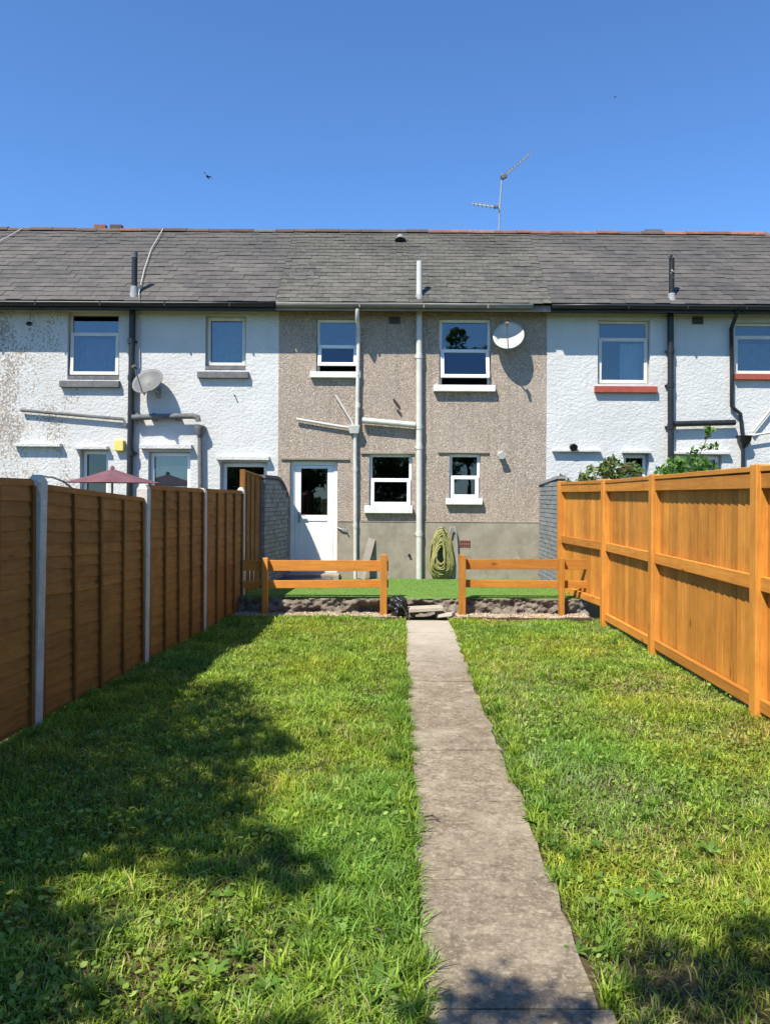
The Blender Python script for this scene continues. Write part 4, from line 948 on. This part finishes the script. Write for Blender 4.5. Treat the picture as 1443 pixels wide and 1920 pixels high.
# longer tufts: along the path edges, by the fence, and loose in the left lawn
T=[]
for _ in range(520):
    q=random.random()
    if q<.30: tx,ty=random.gauss(.04,.05),random.uniform(1.9,7.5)
    elif q<.46: tx,ty=random.gauss(.79,.05),random.uniform(2.2,8)
    elif q<.60: tx,ty=random.gauss(-2.55,.08),random.uniform(3.5,10.6)
    elif q<.78: tx,ty=random.gauss(-.25,.25),random.uniform(2.2,4.6)
    else: tx,ty=random.uniform(-2.4,2.6),random.uniform(2.3,9.5)
    if .10<tx<.71: continue
    T.append((tx,ty,random.uniform(.05,.13),random.uniform(.75,1.3),random.random()))
bx,by_,bh,bc=[],[],[],[]
for tx,ty,hh,br,hu_ in T:
    k=random.randint(22,46); bx+=list(RNG.normal(tx,.02,k)); by_+=list(RNG.normal(ty,.02,k)); bh+=list(hh*RNG.uniform(.55,1.1,k)); base_=np.array([(.17,.285,.03),(.25,.35,.04),(.13,.24,.035)][int(hu_*2.99)])*br; bc+=[base_*u for u in RNG.uniform(.75,1.25,k)]
bx,by_,bh,bc=map(np.array,(bx,by_,bh,bc)); n=len(bx)
v,f,lt,c=blades(bx,by_,np.full(n,.0),bh,RNG.uniform(.005,.009,n),RNG.uniform(.3,1.3,n),bc,9)
tag(np_mesh('grass_tuft',v,f,lt,MT['grass'],cols=c),'longer grass tufts along the path edges and fence foot','grass',kind='stuff')
# short pile on the artificial turf
n=26000; x=RNG.uniform(-2.4,2.72,n); y=RNG.uniform(TY+.03,D-.06,n); col=np.array([(.16,.28,.065)])*RNG.uniform(.7,1.35,(n,1))
v,f,lt,c=blades(x,y,np.full(n,TZ-.004),RNG.uniform(.010,.022,n),np.full(n,.012),RNG.uniform(.3,1.2,n),col,5)
tag(np_mesh('turf_pile',v,f,lt,MT['grass'],cols=c),'bright green artificial turf pile on the raised terrace','turf',kind='stuff')
# clover and small broad-leaved weeds
def leaflets(n,x,y,z,s,pal):
    nrm=np.stack([RNG.normal(0,.35,n),RNG.normal(0,.35,n),np.ones(n)],-1); nrm/=np.linalg.norm(nrm,axis=1)[:,None]
    t=np.cross(nrm,RNG.normal(size=(n,3))); t/=np.linalg.norm(t,axis=1)[:,None]; b=np.cross(nrm,t); c=np.stack([x,y,z],-1); s=s[:,None]
    v=np.stack([c-t*s*.6,c+b*s*.38-t*s*.1,c+b*s*.32+t*s*.4,c+t*s*.6,c-b*s*.32+t*s*.4,c-b*s*.38-t*s*.1],1).reshape(-1,3)
    f=(np.arange(n)[:,None]*6+np.arange(6)[None]).ravel(); col=np.array(pal)[RNG.integers(0,len(pal),n)]*RNG.uniform(.7,1.3,(n,1))
    return v,f,np.full(n,6),np.repeat(col,6,0)
n=34000; y=1.6+7.5*RNG.random(n)**1.9; x=RNG.uniform(-2.68,2.85,n); k=(~((x>.07)&(x<.74)))&(RNG.random(n)<np.clip(vnoise(x,y,1.7,81)*1.6-.45+.5*(x<-.6)*(y<4.2),0.02,1)); x,y=x[k],y[k]; n=len(x)
v,f,lt,c=leaflets(n,x,y,lawn_z(x,y)+RNG.uniform(.018,.06,n),RNG.uniform(.012,.034,n),[(.17,.275,.035),(.25,.355,.055),(.11,.20,.028),(.30,.39,.09)])
tag(np_mesh('clover',v,f,lt,MT['grass'],cols=c),'small round-leaved clover and weeds spread through the lawn','ground cover',kind='stuff')
# dandelion-like rosettes, each its own plant
def rosette(px,py,nl,ln,upr,label,big=False):
    Y=2525/(py-930); c=P(px,py,Y); t=thing('weed_plant',(c.x,Y,0),label,'weed','broad-leaved weeds in the lawn')
    for k in range(nl):
        a=2*math.pi*k/nl+random.uniform(-.3,.3); L=ln*random.uniform(.7,1.15); d=Vector((math.cos(a),math.sin(a),0)); s=Vector((-d.y,d.x,0)); u=upr*random.uniform(.6,1.3)
        V=[];F=[]; ns=7
        for i in range(ns+1):
            q=i/ns; w_=L*.17*math.sin(math.pi*min(1,q*.86+.1))**.8*(1+.28*math.sin(i*2.6)); p=Vector((c.x,Y,.012))+d*(L*q*math.cos(u*(1-.55*q)))+Vector((0,0,L*math.sin(u)*q*(1-.40*q)))
            V+=[p-s*w_+Vector((0,0,.12*w_)),p-Vector((0,0,.15*w_)),p+s*w_+Vector((0,0,.12*w_))]
        for i in range(ns): F+=[(3*i,3*i+1,3*i+4,3*i+3),(3*i+1,3*i+2,3*i+5,3*i+4)]
        cc=np.array([random.choice([(.12,.23,.035),(.16,.27,.05),(.10,.20,.03)])])*random.uniform(.8,1.2)
        fl=np.array([i for f_ in F for i in f_])
        np_mesh('leaf',np.array([tuple(p) for p in V]),fl,np.full(len(F),4),MT['leaf'],t,cols=np.repeat(cc,len(V),0),smooth=True)
weeds=[(205,1690,7,.10,1.1,'upright pale-leaved weed at the edge of the shaded grass'),(270,1682,8,.07,.8,'weed between the upright pale weed and the twig'),(420,1690,8,.065,.8,'weed on the border of tree shade and sunlit grass'),(705,1880,9,.12,1.15,'tall upright weed touching the path edge under tree shade'),(760,1860,8,.085,1.1,'smaller weed between the tall upright weed and the path'),
 (1205,1700,10,.10,.75,'largest spreading weed beside the bare soil patch'),(1245,1660,8,.075,.9,'weed just behind the largest spreading weed'),(1150,1735,8,.06,.6,'small weed between bare soil and the path'),(770,1530,8,.075,1.1,'weed leaning over a path slab joint beside a twig'),(1080,1790,7,.055,.7,'tiny weed at the path edge beside bare soil')]
W_='small broad-leaved weed scattered in open lawn grass'
for px_,py_ in ((455,1800),(500,1860),(575,1790),(330,1740),(1330,1600),(1000,1545),(1120,1590),(1400,1700),(640,1760),(120,1810),(540,1720),(400,1840),(620,1850),(980,1480),(1290,1500),(690,1620)): weeds.append((px_,py_,random.choice((6,7,8)),random.uniform(.045,.075),random.uniform(.6,1.1),W_))
for args in weeds:
    rosette(*args)
# fallen twigs
for (a,b_) in (((265,1560),(325,1548)),((792,1548),(822,1552)),((700,1760),(720,1790))):
    A=2525/(a[1]-930); B=2525/(b_[1]-930); p,q=P(*a,A),P(*b_,B); p.z=q.z=.045
    tag(MB().tube([p,p.lerp(q,.5)+Vector((.01,.01,.012)),q],.005,5).build('twig',MT['bark']),'thin fallen twig lying on the grass','twig','fallen twigs on the lawn')

# ------------------------------------------------------------------ birds
def bird(px,py,Y,span,label,roll):
    c=P(px,py,Y); t=thing('bird',c,label,'bird'); rt=Matrix.Rotation(roll,3,'Y')
    def T(p): return c+rt@(Vector(p)*span)
    MB().tube([T((0,-.28,0)),T((0,-.2,.0)),T((0,-.05,0)),T((0,.12,0)),T((0,.3,.01)),T((0,.42,.01))],[.01*span,.05*span,.085*span,.075*span,.03*span,.05*span],8).build('body',MT['bird'],t)
    for s in (-1,1):
        V=[T((s*.04,-.10,.03)),T((s*.26,-.14,.14)),T((s*.5,.04,.06)),T((s*.28,.06,.13)),T((s*.04,.12,.03))]
        m=MB(); m.add(V,[(0,1,3,4),(1,2,3)]); o=m.build('wing',MT['bird'],t); md=o.modifiers.new('t','SOLIDIFY'); md.thickness=.01*span
bird(389,331,26,.42,'dark bird flying over the white house with flaking paint',.6)
bird(1153,182,60,.36,'tiny distant bird high above the white house with red sills',-.3)
